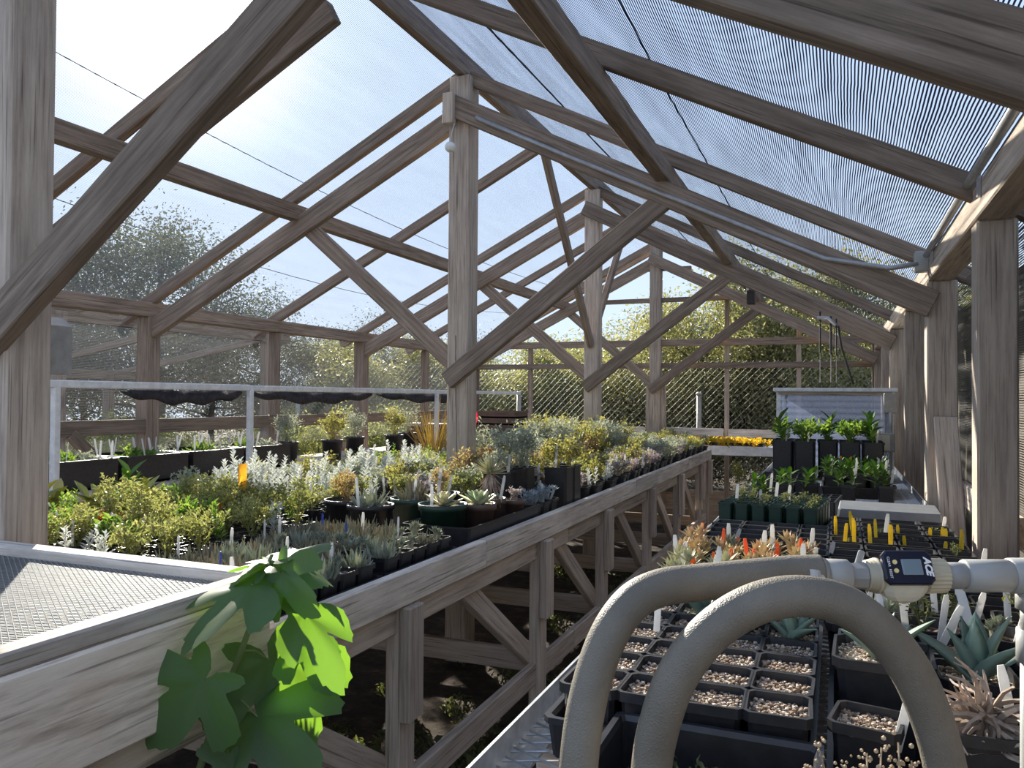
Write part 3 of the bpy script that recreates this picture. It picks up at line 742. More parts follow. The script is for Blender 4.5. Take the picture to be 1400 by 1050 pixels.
def grass(seed, h, n, mat, spread=.03):
    q = random.Random(seed); mb = MB()
    for k in range(n):
        a = q.uniform(0, 6.28); rr = spread*math.sqrt(q.random()); e = q.uniform(1.0, 1.5)
        mb.blade(Vector((math.cos(a)*rr, math.sin(a)*rr, 0)), V3(a, e), V3(a, e-1.57), h*q.uniform(.5, 1.1), .0045, q.uniform(.0, .3), 4, .0005, .1, .3)
    return mb.mesh('plant', L[mat])
def broad(seed, h, n, mat, ls=.06, lw=.4, stems=1, spread=.0):
    q = random.Random(seed); mb = MB()
    for s_ in range(stems):
        b = Vector((q.gauss(0, spread), q.gauss(0, spread), 0)); top = b+Vector((q.gauss(0, .01), q.gauss(0, .01), h*q.uniform(.7, 1)))
        mb.tube([b, top], [.003, .0015], 4, False)
        for k in range(n):
            t = .2+.8*k/n; p = b.lerp(top, t); a = k*2.4+q.uniform(-.3, .3); e = .2+.9*t
            l = ls*q.uniform(.7, 1.2); d = V3(a, e); nr = Vector((-math.cos(a)*math.sin(e), -math.sin(a)*math.sin(e), math.cos(e)))
            mb.blade(p, d, nr, l, l*lw, -.2, 4, .0004, .1, .5)
    return mb.mesh('plant', L[mat])
PL = {}
PL['lime'] = [bush(10+i, .11, .07, 420, .014, 'lime', 9) for i in range(3)]
PL['limetall'] = [bush(15+i, .17, .08, 520, .016, 'lime', 9) for i in range(2)]
PL['green'] = [bush(20+i, .10, .055, 170, .024, 'green', 7) for i in range(3)]
PL['olive'] = [bush(25+i, .15, .08, 420, .018, 'olive', 10) for i in range(3)]
PL['grey'] = [bush(30+i, .14, .075, 420, .017, 'grey', 10) for i in range(3)]
PL['greytall'] = [bush(35+i, .27, .13, 750, .022, 'grey', 14) for i in range(2)]
PL['olivetall'] = [bush(38+i, .28, .13, 750, .024, 'olive', 14) for i in range(2)]
PL['rust'] = [bush(40+i, .19, .09, 520, .02, 'rust', 10) for i in range(3)]
PL['mauve'] = [bush(45+i, .10, .065, 340, .015, 'mauve', 9) for i in range(3)]
PL['silver'] = [upright(50+i, .19, 34, 'silver', 4, .034, .022) for i in range(3)]
PL['silverlow'] = [upright(54+i, .09, 14, 'silver', 4, .028, .018) for i in range(2)]
PL['upright'] = [upright(57+i, .16, 22, 'green', 3, .03, .015) for i in range(2)]
PL['spiky'] = [spiky(60+i, .036, 62, 'spiky', .044, .0085) for i in range(4)]
PL['spikygrey'] = [spiky(65+i, .034, 50, 'grey', .046, .009) for i in range(2)]
PL['coral'] = [clump(70+i, .022, 6, 'coral', .018, 12, .025) for i in range(3)]
PL['palec'] = [clump(74+i, .02, 5, 'pale', .021, 14, .02) for i in range(2)]
PL['greyc'] = [clump(78+i, .02, 6, 'grey', .018, 12, .02) for i in range(2)]
PL['bluec'] = [clump(81+i, .034, 18, 'blue', .02, 9, .03) for i in range(2)]
PL['agave'] = [agave(90+i, .085, 6+i) for i in range(4)]
PL['ech'] = [rosette(95, .085, 22, 'echeveria'), rosette(96, .08, 20, 'pale')]
PL['broad'] = [broad(100+i, .12, 12, 'green', .065, .36) for i in range(3)]
PL['broadlime'] = [broad(104+i, .09, 9, 'lime', .06, .42, 2, .015) for i in range(2)]
PL['orangeleaf'] = [broad(107+i, .035, 7, 'orange', .03, .6, 2, .02) for i in range(2)]
PL['fire'] = [upright(110+i, .045, 9, 'fire', 9, .02, .02, .5) for i in range(3)]
PL['seedling'] = [broad(114+i, .05, 8, 'green', .035, .4, 3, .02) for i in range(3)]
PL['straw'] = [grass(117, .26, 90, 'straw', .05)]
PL['sprig'] = [bush(119+i, .06, .04, 60, .012, 'weed', 6) for i in range(2)]
def pick(k): return PL[k][rs.randrange(len(PL[k]))]
# skirted rosette on a stem (pale dudleya with a hanging skirt of dry leaves)
ORD = 'first second third fourth fifth sixth seventh eighth ninth tenth eleventh twelfth thirteenth fourteenth fifteenth sixteenth seventeenth eighteenth nineteenth twentieth'.split()
ORD += [t+'-'+o for t in ('twenty', 'thirty') for o in ORD[:9]+['tenth']]
ORD[29] = 'thirtieth'; ORD[39] = 'fortieth'
def rc(r, c): return '%s row from front, %s from left' % (ORD[r], ORD[c])
# ================================================================== right bench contents
TZ = RBZ+.002
GA = 'pots of pale grit in the near left tray'
tray('nursery_tray', -.336, -.021, .932, 1.50, .052, 'blackgloss', 'black plastic tray holding rows of grit-filled square pots, near left on the mesh bench', 'black trays on the mesh bench', z=TZ)
for r in range(7):
    for c in range(4):
        x = -.286+c*.0735+.004; y = .978+r*.0765
        pl, ps, st, lab = None, 1, (), 'pale-grit pot in the near left tray, '+rc(r, c); g = GA
        if (r, c) in ((4, 3), (5, 1), (5, 2), (4, 2)):
            pl, ps = PL['agave'][(r+c) % 4], (1.05 if r < 5 else 1.15)
            lab = {(4, 3): 'grit pot with a blue-green agave directly below the hose arch', (5, 1): 'agave in grit pot, leftmost of those under the hose', (5, 2): 'agave in grit pot with wide leaves, behind the hose',
                   (4, 2): 'grit pot with a small agave left of the agave below the hose arch'}[(r, c)]; g = None
        elif r == 6: pl, ps = pick('spikygrey'), .6
        if r == 6: lab, g = 'grit pot with a tiny grey spiky seedling at the back of the near left tray', 'seedling pots at the back of the near left tray'
        if r == 3 and c == 0: st = ((.7, .6, 'w', 1, .08),)
        make_pot('p75', x, y, TZ+.008, rs.uniform(-.04, .04), 'gravel' if rs.random() < .75 else 'pumice', pl, ps, None, st, lab, 'pot', g, .87, 190 if r < 4 else 110)
# empty-looking tray nearest the camera
tray('nursery_tray', -.240, -.012, .772, .929, .074, 'blackgloss', 'deep black tray nearest the camera on the mesh bench, its left rim lit', 'black trays on the mesh bench', z=TZ)
o = tag(link('moss_mat', bush(200, .035, .11, 900, .012, 'weed', 24), None, (-.126, .85, TZ+.012), (0, 0, 0), (.8, .55, 1)), 'low grey-green seedlings growing inside the deep black tray nearest the camera', 'plants')
# right near tray
tray('nursery_tray', -.008, .340, .915, 1.335, .040, 'blackgloss', 'black plastic tray with perforated floor holding larger pots, near right on the mesh bench', 'black trays on the mesh bench', z=TZ)
make_pot('p75', .034, .985, TZ+.006, -.18, 'gravel', None, 1, None, ((.85, .0, 'w', 1, .2),), 'small black grit pot standing alone at the front of the near right tray', 'pot', None, .86, 240)
make_pot('p115', .056, 1.128, TZ+.006, -.03, 'gravel', PL['agave'][1], 1.05, 1.2, ((-.5, .8, 'w', 1, -.1),), 'large black square pot with a blue-green agave behind the lone grit pot', 'pot', None, .9, 260)
make_pot('p90', .166, 1.165, TZ+.006, .05, 'gravel', PL['agave'][2], 1.25, .4, (), 'black square pot with a tall twin-leaved agave right of the hose loop', 'pot', None, .88, 220)
make_pot('p115', .274, 1.09, TZ+.006, -.05, 'soil', PL['agave'][3], .95, 2.0, ((.6, -.9, 'w', 2, .1),), 'scuffed black square pot with an agave at the right edge', 'pot', None, .84)
# dried plant pot
q = random.Random(5); mb = MB()
for k in range(150):
    a = q.uniform(0, 6.28); e = q.uniform(-.15, 1.3); d = V3(a, e)
    pts = [Vector((0, 0, .012))]; cur = d.copy(); n_ = 5; l = q.uniform(.025, .055)
    for i in range(n_):
        cur = (cur+Vector((q.gauss(0, .35), q.gauss(0, .35), q.gauss(-.15, .35)))).normalized(); pts.append(pts[-1]+cur*l/n_)
        if pts[-1].z < .003: pts[-1].z = .003
    mb.tube(pts, [.0022, .0026, .0022, .0016, .0012, .0006], 3, False)
dry = mb.mesh('plant', MT['dryplant'])
make_pot('p90', .150, .992, TZ+.006, .1, 'pumice', dry, 1.55, None, ((.95, -.2, 'w', 2, .12), (.8, .1, 'w', 1, -.15)), 'pot with a shrivelled tan dried plant at the lower right', 'pot', None, .8, 60)
make_pot('p90', .270, .968, TZ+.006, .05, 'pumice', PL['sprig'][0], .7, None, ((-.6, .2, 'w', 2, .1),), 'black pot beside the dried plant with broad white labels', 'pot', None, .7, 30)
for i, (x, y, pl, st) in enumerate(((.05, 1.262, None, ((-.6, .4, 'w', 1, .2), (.5, .4, 'w', 1, -.3))), (.162, 1.275, None, ((-.8, .2, 'w', 1, .35), (-.6, .4, 'w', 1, .1), (.7, .2, 'w', 2, -.3))), (.268, 1.232, None, ((.8, .0, 'w', 2, .35),)))):
    make_pot('p90', x, y, TZ+.006 if y < 1.29 else TZ, rs.uniform(-.1, .1), 'pumice', pl, 1, None, st,
             ['brown-grit pot with crossing white labels behind the large agave pot', 'brown-grit pot with a fan of white labels below the water meter', 'brown-grit pot with one long curved white label near the right edge'][i], 'pot', None, .88, 260)
lab2 = ['dark pot with a wiry grey sprig below the water meter', 'dark pot with a fuzzy dark cushion plant below the white pipe', 'dark pot with tiny sprouts under the pipe tee', 'dark pot with a grey cushion plant in the second row under the pipe']
for i, (x, y, k) in enumerate(((.03, 1.40, 'sprig'), (.13, 1.41, 'sprig'), (.225, 1.40, 'greyc'), (.315 - .03, 1.50, 'sprig'), (.08, 1.51, 'spikygrey'), (.18, 1.52, 'sprig'))):
    make_pot('p90', x, y, TZ, rs.uniform(-.1, .1), 'soil', pick(k), 1.0, None, ((.6, .5, 'w', 1, .2),) if i % 2 == 0 else ((-.5, .6, 'w', 1, -.1), (.7, -.4, 'w', 0, .2)),
             'dark cushion-plant pot below the white pipe, %s row, %s from left' % (('nearer', 'first') if i == 0 else ('nearer', 'second') if i == 1 else ('nearer', 'third') if i == 2 else ('farther', 'third') if i == 3 else ('farther', 'first') if i == 4 else ('farther', 'second')), 'pot', 'cushion-plant pots below the pipe', .85, 0)
# seed heads on wiry stems rising from the bottom edge
q = random.Random(9)
for i, (px, py) in enumerate(((1118, 1018), (1185, 1030), (1205, 1022), (1228, 1015), (1150, 1045), (1170, 1050), (1246, 1040))):
    b = Vector((.015+.014*i, .85, TZ)); tip = atd(px, py, .80)
    o = thing('dried_flower_stem', 'wiry tan stem with dry seed heads at the bottom edge of the picture', 'dried flower', tuple(b), group='dried flower stems in front of the lone grit pot')
    t = tip-b; mb = MB(); mb.tube([(0, 0, 0), t*.5+Vector((q.uniform(-.01, .01), 0, 0)), t], [.0014, .0012, .0009], 5); build('stem', mb, MT['seedhead'], o)
    mb = MB()
    for k in range(16):
        p = t+Vector((q.gauss(0, .006), q.gauss(0, .006), q.uniform(-.03, .006))); rr = q.uniform(.0013, .0026)
        mb.tube([p-Vector((0, 0, rr)), p-Vector((0, 0, rr*.5)), p+Vector((0, 0, rr*.5)), p+Vector((0, 0, rr))], [rr*.3, rr, rr, rr*.3], 5)
    tag(build('seed_head', mb, MT['seedhead'], o), kind='stuff')
# coral succulents with orange labels
tray('nursery_tray', -.338, -.03, 1.575, 1.94, .05, 'blackgloss', 'black tray of coral and pale succulents behind the hose', 'black trays on the mesh bench', z=TZ)
for r in range(5):
    for c in range(4):
        k = rs.choice(['coral', 'coral', 'palec', 'greyc', 'palec'])
        if (r, c) == (4, 0): k = 'palec'
        lab = {'coral': 'small pot of coral-orange succulent in the tray behind the hose', 'palec': 'small pot of pale rosette succulent in the tray behind the hose', 'greyc': 'small pot of grey rosette succulent in the tray behind the hose'}[k]
        st = [(rs.uniform(-.8, .8), rs.uniform(-.8, .8), rs.choice('ooww'), rs.randrange(2), rs.uniform(-.15, .15)) for _ in range(rs.randrange(1, 3))]
        make_pot('p75', -.293+c*.0735, 1.62+r*.07, TZ+.006, 0, 'gravel', pick(k), rs.uniform(1.1, 1.6), None, st, lab.split(' in the')[0]+' behind the hose, '+rc(r, c), 'potted plant', lab, .86, name='potted_succulent')
# empty black pots
for r in range(6):
    for c in range(4):
        make_pot('p75', -.288+c*.078, 2.02+r*.079, TZ, rs.uniform(-.03, .03), 'soil', None, 1, None, ((.8, .8, 'w', 1, .3),) if (r, c) in ((1, 0), (0, 3)) else (),
                 'empty black pot behind the coral succulents, '+rc(r, c), 'pot', 'black pots behind the coral succulents', .45)
# tilted tray of deep green cells
ta = -.12
tray('nursery_tray', -.345, -.015, 2.545, 2.87, .055, 'black', 'black tray of deep dark-green cell pots standing askew', 'black trays on the mesh bench', ta, TZ)
for r in range(5):
    for c in range(6):
        lx, ly = -.128+c*.0512, -.125+r*.062
        x = -.18+lx*math.cos(ta)-ly*math.sin(ta); y = 2.7075+lx*math.sin(ta)+ly*math.cos(ta)
        make_pot('tallgreen', x, y, TZ+.02, ta, 'soil', pick('sprig') if rs.random() < .4 else None, .6, None, ((0, .5, 'w', 0, .1),) if rs.random() < .12 else (),
                 'dark-green cell pot in askew tray, '+rc(r, c), 'pot', 'deep green cell pots', .9)
# right grid with yellow labels
for r in range(11):
    for c in range(4):
        st = ()
        if r in (6, 7, 8) and rs.random() < .6: st = tuple((rs.uniform(-.8, .8), rs.uniform(-.8, .8), 'y', rs.randrange(2), rs.uniform(-.1, .1)) for _ in range(rs.randrange(1, 4)))
        elif rs.random() < .12: st = ((rs.uniform(-.8, .8), .5, 'w', rs.randrange(2), .1),)
        gl = r in (5, 4) and rs.random() < .5
        a = 'yellow-labelled pot of the right-hand block, '+rc(r, c) if st and st[0][2] == 'y' else ('brown-grit pot of the right-hand block, '+rc(r, c) if gl else 'dark pot of the right-hand block, '+rc(r, c))
        make_pot('p75', .025+c*.0805, 1.66+r*.0965, TZ, rs.uniform(-.03, .03), 'pumice' if gl else 'soil', pick('sprig') if rs.random() < .15 else None, .6, None, st, a, 'pot', 'pots of the right-hand block', .86 if gl else .6)
# grey upturned tray
mb = MB(); hx, hy = .170, .14
mb.rings([sq_ring(hx, 0, .05, 0, 0, hy), sq_ring(hx, .008, .05, 0, 0, hy), sq_ring(hx-.006, .010, .05, 0, 0, hy-.006), sq_ring(hx-.018, .085, .06, 0, 0, hy-.018), sq_ring(hx-.022, .088, .06, 0, 0, hy-.022)], True, True)
tag(build('upturned_tray', mb, MT['greytray'], None, (.163, 2.95, TZ), (0, 0, -.03)), 'grey upturned tray lying across the bench behind the yellow-labelled pots', 'tray')
# plug trays
def plug_tray(x0, x1, y0, y1, nx, ny, label, rz=0):
    cx, cy = (x0+x1)/2, (y0+y1)/2
    t = thing('plug_tray', label, 'tray', (cx, cy, TZ), (0, 0, rz))
    w, d = x1-x0, y1-y0; mb = MB(); px_, py_ = w/nx, d/ny
    mb.box((0, 0, .003), (w*.9, d*.9, .006))
    for i in range(nx+1): mb.box((-w/2+i*px_, 0, .035), (.006, d+.006, .055))
    for j in range(ny+1): mb.box((0, -d/2+j*py_, .035), (w+.006, .006, .054))
    build('frame', mb, MT['blackgloss'], t)
    cell = MB().box((0, 0, 0), (px_-.006, py_-.006, .004)).mesh('cell_soil', MT['soil'])
    for i in range(nx):
        for j in range(ny): link('cell_soil', cell, t, (-w/2+(i+.5)*px_, -d/2+(j+.5)*py_, .045))
    return t
plug_tray(-.35, -.09, 3.93, 4.42, 6, 5, 'black plug tray with ridged cells at the left of the bench before the tall pots')
plug_tray(-.20, .01, 3.22, 3.48, 6, 4, 'small black plug tray behind the deep green cell pots', -.1)
for i, (x, y) in enumerate(((-.26, 3.3), (-.2, 3.6), (.05, 3.7), (.2, 3.72), (-.1, 3.68))):
    make_pot('p75', x, y, TZ, 0, 'soil', PL['seedling'][i % 3], 1.3, None, ((.5, .5, 'w', 1, .1),), 'small pot with a bright green seedling, %s of five between the plug trays' % ORD[i], 'pot', 'seedling pots between the plug trays', .86)
tray('nursery_tray', -.06, .24, 3.92, 4.42, .05, 'black', 'black tray of seedling pots with white labels in front of the tall pots', 'black trays on the mesh bench', z=TZ)
for r in range(5):
    for c in range(3):
        make_pot('p90', -.005+c*.095, 3.97+r*.097, TZ+.006, 0, 'soil', pick('seedling'), 1.2, None, ((rs.uniform(-.7, .7), .3, rs.choice('wwwo'), 1, .1),) if rs.random() < .7 else (), 'seedling pot before the tall pots, '+rc(r, c), 'pot', 'seedling pots before the tall pots', .86)
tall_lab = 'tall black square pot with leafy green plant in front of the clear chamber'
for r in range(3):
    for c in range(5):
        if r == 0 and c == 2: continue
        make_pot('tall', -.275+c*.115+(.0 if c < 2 else .005), 4.72+r*.115, TZ, rs.uniform(-.05, .05), 'soil', pick('broad') if rs.random() < .35 else pick('green'), 1.35, None, ((.3, .3, 'w', 1, .1),) if rs.random() < .4 else (), 'tall leafy pot before the chamber, '+rc(r, c), 'pot', 'tall pots before the chamber', .94)
# propagation chamber
ch = thing('propagation_chamber', 'clear corrugated plastic chamber with white top at the far end of the mesh bench', 'plant chamber', (-.01, 5.35, TZ))
def corr(w, h, n=44, amp=.006):
    mb = MB()
    for i in range(n*4+1):
        z = h*i/(n*4); dy = amp*math.sin(i*math.pi/2)
        mb.v += [(-w/2, dy, z), (w/2, dy, z)]
    for i in range(n*4): mb.f.append((2*i, 2*i+1, 2*i+3, 2*i+2))
    return mb
CW, CD, CH = .66, .62, .502
for y in (0, CD): build('panel', corr(CW-.03, CH-.03, 11), MT['poly'], ch, (0, y, .005), smooth=True)
for x in (-CW/2, CW/2): build('panel', corr(CD-.03, CH-.03, 11), MT['poly'], ch, (x, CD/2, .005), (0, 0, R(90)), smooth=True)
mb = MB()
for x in (-CW/2, CW/2):
    for y in (0, CD): mb.box((x, y, CH/2-.005), (.022, .022, CH-.01))
build('frame', mb, MT['galv'], ch)
mb = MB(); mb.box((0, CD/2, CH+.006), (CW+.06, CD+.06, .024)); build('top', mb, MT['whitepaint'], ch, bevel=.003)
mb = MB(); mb.box((0, -.0, CH-.016), (CW, .03, .02)); build('batten', mb, MT['leg'], ch)

# ================================================================== flats under the mesh lid
for i, (x0, x1) in enumerate(((-2.38, -1.97), (-1.95, -1.53), (-1.51, -1.095))):
    t = thing('seed_flat', ['left', 'middle', 'right'][i]+' dark seed flat with white labels under the wire-mesh lid', 'tray', ((x0+x1)/2, .70, CBZ-.024))
    w, d = x1-x0, 1.02
    mb = MB(); mb.rings([sq_ring(w/2, 0, .05, 0, 0, d/2), sq_ring(w/2, .06, .05, 0, 0, d/2), sq_ring(w/2-.006, .06, .05, 0, 0, d/2-.006), sq_ring(w/2-.008, .045, .05, 0, 0, d/2-.008)], True, True); build('flat', mb, MT['blackgloss'], t)
    sm3 = MB()
    for yy in np.linspace(-d/2+.03, d/2-.03, 40):
        for xx in np.linspace(-w/2+.025, w/2-.025, 16): sm3.v.append((xx, yy, .048+rs.uniform(-.003, .004)))
    for j in range(39):
        for k in range(15): a = j*16+k; sm3.f.append((a, a+1, a+17, a+16))
    build('soil', sm3, MT['soil'], t)
    for k in range(14): link('plant_label', STK[('w', rs.randrange(2))], t, (rs.uniform(-w*.4, w*.4), rs.uniform(-d*.45, d*.45), .03), (rs.uniform(-.2, .2), rs.uniform(-.2, .2), rs.uniform(-.5, .5)))
    for k in range(10): link('plant', pick('sprig'), t, (rs.uniform(-w*.4, w*.4), rs.uniform(-d*.45, d*.45), .045), (0, 0, k), (.7,)*3)
# ================================================================== centre bench contents
CT = CBZ-.024
def stakes_rand(p, cols='w', n=1, sizes=(1, 1, 2)):
    return tuple((rs.uniform(-.8, .8), rs.uniform(-.8, .8), rs.choice(cols), min(rs.choice(sizes), 2 if cols == 'w' else 1), rs.uniform(-.15, .15)) for _ in range(n)) if rs.random() < p else ()
# flats of small dusky succulents by the front edge
lab_s = 'small pot of dusky spiky succulents in the flats at the centre bench edge'
for (y0, y1) in ((1.30, 1.80), (1.815, 2.235)):
    tray('nursery_tray', -1.60, -1.09, y0, y1, .055, 'blackgloss', 'black flat of spiky succulents by the bench edge, '+('nearer the fig branch' if y0 < 1.5 else 'beside the large round pots'), 'black flats of the centre bench', z=CT)
    ny = int((y1-y0-.02)/.078)
    for r in range(ny):
        for c in range(6):
            y = y0+.05+r*.078; x = -1.55+c*.082
            k = rs.choice(['spiky', 'spiky', 'spiky', 'spikygrey', 'greyc'])
            if y < 1.6 and c > 3: k = rs.choice(['palec', 'greyc', 'spikygrey'])
            make_pot('p75', x, y, CT+.006, 0, 'gravel', pick(k), rs.uniform(1.0, 1.5), None, stakes_rand(.28, 'wwwwb', 1), ('dusky' if k == 'spiky' else 'grey spiky' if k == 'spikygrey' else 'rosette')+' succulent pot in the %s edge flat, ' % ('nearer' if y0 < 1.5 else 'farther')+rc(r, c), 'potted plant', 'succulent pots in the front flats', .88, name='potted_succulent')
# large round pots in a deep tray
bt = tray('deep_tray', -1.345, -1.088, 2.315, 2.97, .10, 'blackgloss', 'deep dark tub tray holding large round succulent pots at the bench edge', None, 0, CT)
make_pot('r150g', -1.235, 2.41, CT+.006, 0, 'soil', PL['ech'][1], .95, .3, ((-.2, -.7, 'w', 1, .0),), 'dark green round pot with a flat pale rosette and white tag', 'pot', None, .93)
make_pot('r110', -1.165, 2.55, CT+.05, 0, 'gravel', PL['ech'][0], .95, 1.0, (), 'brown round pot with a plump pale green rosette', 'pot', None, .93)
o = make_pot('r110', -1.19, 2.70, CT+.05, 0, 'soil', None, 1, 0, ((.8, -.3, 'w', 2, .35),), 'brown pot with a spiky rosette above a skirt of dry leaves', 'pot', None, .9)
mb = MB(); q = random.Random(77)
for k in range(60):
    a = q.uniform(0, 6.28); p = Vector((math.cos(a)*.01, math.sin(a)*.01, q.uniform(.05, .10)))
    mb.blade(p, V3(a, q.uniform(-1.2, -.4)), V3(a, .6), q.uniform(.045, .075), .009, -.1, 3, .0006, .1, .4)
build('dry_skirt', mb, MT['dryplant'], o, (0, 0, .09))
mb = MB()
for k in range(70):
    t = k/69; a = k*2.4; e = .0+1.3*t; d = V3(a, e); nr = Vector((-math.cos(a)*math.sin(e), -math.sin(a)*math.sin(e), math.cos(e)))
    mb.blade(Vector((0, 0, .10+.01*t)), d, nr, .085*(1-.35*t), .0085, .05, 3, .002, .15, .5)
build('rosette', mb, L['pale'], o, (0, 0, .09))
make_pot('r70', -1.13, 2.80, CT+.05, 0, 'soil', pick('mauve'), .6, None, (), 'small brown round pot beside the skirted rosette', 'pot', None, .9)
make_pot('r150', -1.49, 2.36, CT, 0, 'pumice', pick('spikygrey'), 1.7, None, ((-.1, -.8, 'w', 2, -.25),), 'large black round pot with a leaning white label and grey spiky tuft', 'pot', None, .93)
make_pot('r150g', -1.425, 2.545, CT, 0, 'soil', pick('spiky'), 1.9, None, ((.2, -.4, 'w', 1, .1),), 'large dark green round pot with dusky tufts, just left of the deep tray', 'pot', None, .94)
make_pot('r150', -1.64, 2.44, CT, 0, 'soil', PL['rust'][1], .7, None, (), 'black round pot with a dark reddish tuft, left of the leaning label', 'pot', None, .92)
make_pot('r150', -1.43, 2.76, CT, 0, 'soil', PL['rust'][0], .65, None, ((.1, -.4, 'w', 2, .1), (.5, -.2, 'w', 1, .2)), 'black round pot with russet succulent behind the pale rosettes', 'pot', None, .92)
for i in range(3):
    make_pot('p90', -1.145, 2.93+.10*i+.06, CT, 0, 'soil', pick('bluec'), 1.15, None, stakes_rand(.8), 'pot of blue-grey stubby succulents, %s of three at the bench edge' % ORD[i], 'pot', 'blue-grey succulent pots', .9)
for i in range(3):
    make_pot('tall', -1.30+.0*i, 3.04+i*.12, CT, 0, 'soil', pick('greytall') if i else pick('grey'), .8, None, stakes_rand(1), 'tall dark square pot with grey shrub, %s of the left trio from the camera' % ORD[i], 'pot', 'left trio of tall pots', .95)
for i in range(2):
    make_pot('tall', -1.145, 3.36+i*.12, CT, 0, 'soil', pick('olive'), 1.0, None, stakes_rand(1), 'tall dark square pot at the bench edge, %s of the pair' % ('nearer', 'farther')[i], 'pot', 'tall pots at the bench edge', .95)
# leafy and bushy pots behind the mesh box
for r in range(9):
    for c in range(8):
        x = -1.68-c*.112; y = 1.42+r*.112
        if abs(x-XR) < .13 and abs(y-FR[1]) < .14: continue
        if x > -1.72 and y > 2.3: continue
        u = rs.random()
        if c <= 4 and r >= 2: k = 'limetall' if u < .3 else 'lime' if u < .75 else 'upright' if u < .85 else 'silverlow' if u < .92 else 'green'
        elif c <= 4: k = rs.choice(['lime', 'lime', 'orangeleaf', 'silverlow'])
        else: k = rs.choice(['broad', 'broad', 'broadlime', 'green', 'orangeleaf', 'upright', 'broadlime'])
        lab = {'lime': 'pot of bushy yellow-green foliage behind the mesh-lidded box', 'limetall': 'pot of taller bushy yellow-green foliage behind the mesh-lidded box', 'broad': 'pot of broad-leaved green young plant by the nearest ridge post', 'broadlime': 'pot of lime-leaved young plant by the nearest ridge post',
               'green': 'pot of small green-leaved plant by the nearest ridge post', 'orangeleaf': 'pot of low orange-leaved plant behind the mesh-lidded box', 'upright': 'pot of narrow upright green plant by the nearest ridge post',
               'silverlow': 'pot of low silvery plant behind the mesh-lidded box', 'greytall': 'pot of tall grey shrub behind the mesh-lidded box'}[k]
        make_pot('p90', x+rs.uniform(-.01, .01), y, CT, 0, 'soil', pick(k), rs.uniform(.85, 1.15)*(1.25 if k.startswith('broad') else 1), None, stakes_rand(.3, 'wwwwwo'), lab.split(' behind')[0].split(' by the')[0]+' behind mesh box, %s row back, %s from aisle side' % (ORD[r], ORD[c]), 'potted plant', lab, .9, name='potted_leafy_plant')
# the main crowd of pots
zone = {}
y = 2.50; row = 0
while y < 7.28:
    st_ = .118 if y < 4 else .135
    nx = int((CX1-CX0-.14)/st_)
    ci = 0
    for c in range(nx+1):
        x = CX1-.075-c*st_+(.02 if row % 2 else 0)
        if x < CX0+.06: continue
        if min(math.hypot(x-XR, y-f) for f in FR) < .13: continue
        if x > -1.72 and y < 2.9: continue
        if x > -1.42 and y < 3.64: continue
        u = rs.random(); d = CX1-x
        if y < 3.7:
            k = 'silver' if (u < .5 and -2.45 < x < -1.95) else ('lime' if u < .45 else 'grey' if u < .65 else 'silverlow' if u < .8 else 'olive')
            if x > -1.75 and y > 2.9: k = rs.choice(['rust', 'mauve', 'grey', 'lime'])
        elif y < 5.0:
            k = rs.choice(['lime', 'green', 'upright', 'grey', 'silver', 'lime']) if x < -1.95 else (rs.choice(['rust', 'rust', 'greytall', 'olive']) if d > .35 else rs.choice(['mauve', 'lime', 'mauve', 'silverlow', 'olive']))
        elif y < 6.2:
            k = rs.choice(['lime', 'grey', 'upright']) if x < -2.0 else (rs.choice(['olivetall', 'greytall', 'olive', 'rust']) if d > .4 else rs.choice(['grey', 'mauve', 'olive', 'mauve']))
        else:
            k = rs.choice(['grey', 'olive', 'silverlow', 'grey', 'lime', 'mauve'])
            if u < .05: k = 'orangeleaf'
        desc = {'lime': 'bushy yellow-green', 'green': 'small-leaved green', 'grey': 'bushy grey-green', 'silver': 'tall white-silver', 'silverlow': 'low silvery', 'olive': 'bushy olive', 'rust': 'russet-leaved',
                'mauve': 'low mauve-grey', 'greytall': 'tall grey-green', 'olivetall': 'tall olive', 'upright': 'narrow upright green', 'orangeleaf': 'orange-leaved'}[k]
        where = 'beyond the nearest ridge post' if y < 3.7 else 'around the second ridge post' if y < 5 else 'before the third ridge post' if y < 6.2 else 'at the far end'
        grp = '%s pots %s' % (desc, where); lab = '%s plant on centre bench, %s row back, %s from aisle edge' % (desc, ORD[row], ORD[ci]); ci += 1
        nm = {'silver': 'potted_silver_plant', 'silverlow': 'potted_silver_plant', 'lime': 'potted_herb', 'green': 'potted_herb', 'upright': 'potted_herb', 'orangeleaf': 'potted_herb'}.get(k, 'potted_shrub')
        make_pot('p115' if 'tall' in k else 'p90', x+rs.uniform(-.008, .008), y, CT, rs.uniform(-.1, .1), None if (y > 5 and d > .2) else 'soil', pick(k), rs.uniform(.85, 1.15), None,
                 stakes_rand(.5 if y < 5 else .25), lab, 'potted plant', grp, .9, name=nm)
    y += st_; row += 1
# straw grass in a pot and a stack of dark crates behind the second ridge post
make_pot('r150', -2.44, 4.62, CT, 0, 'soil', PL['straw'][0], 1.5, None, (), 'pot of tall straw-coloured grass left of the second ridge post', 'pot', None, .93).location.z = CT
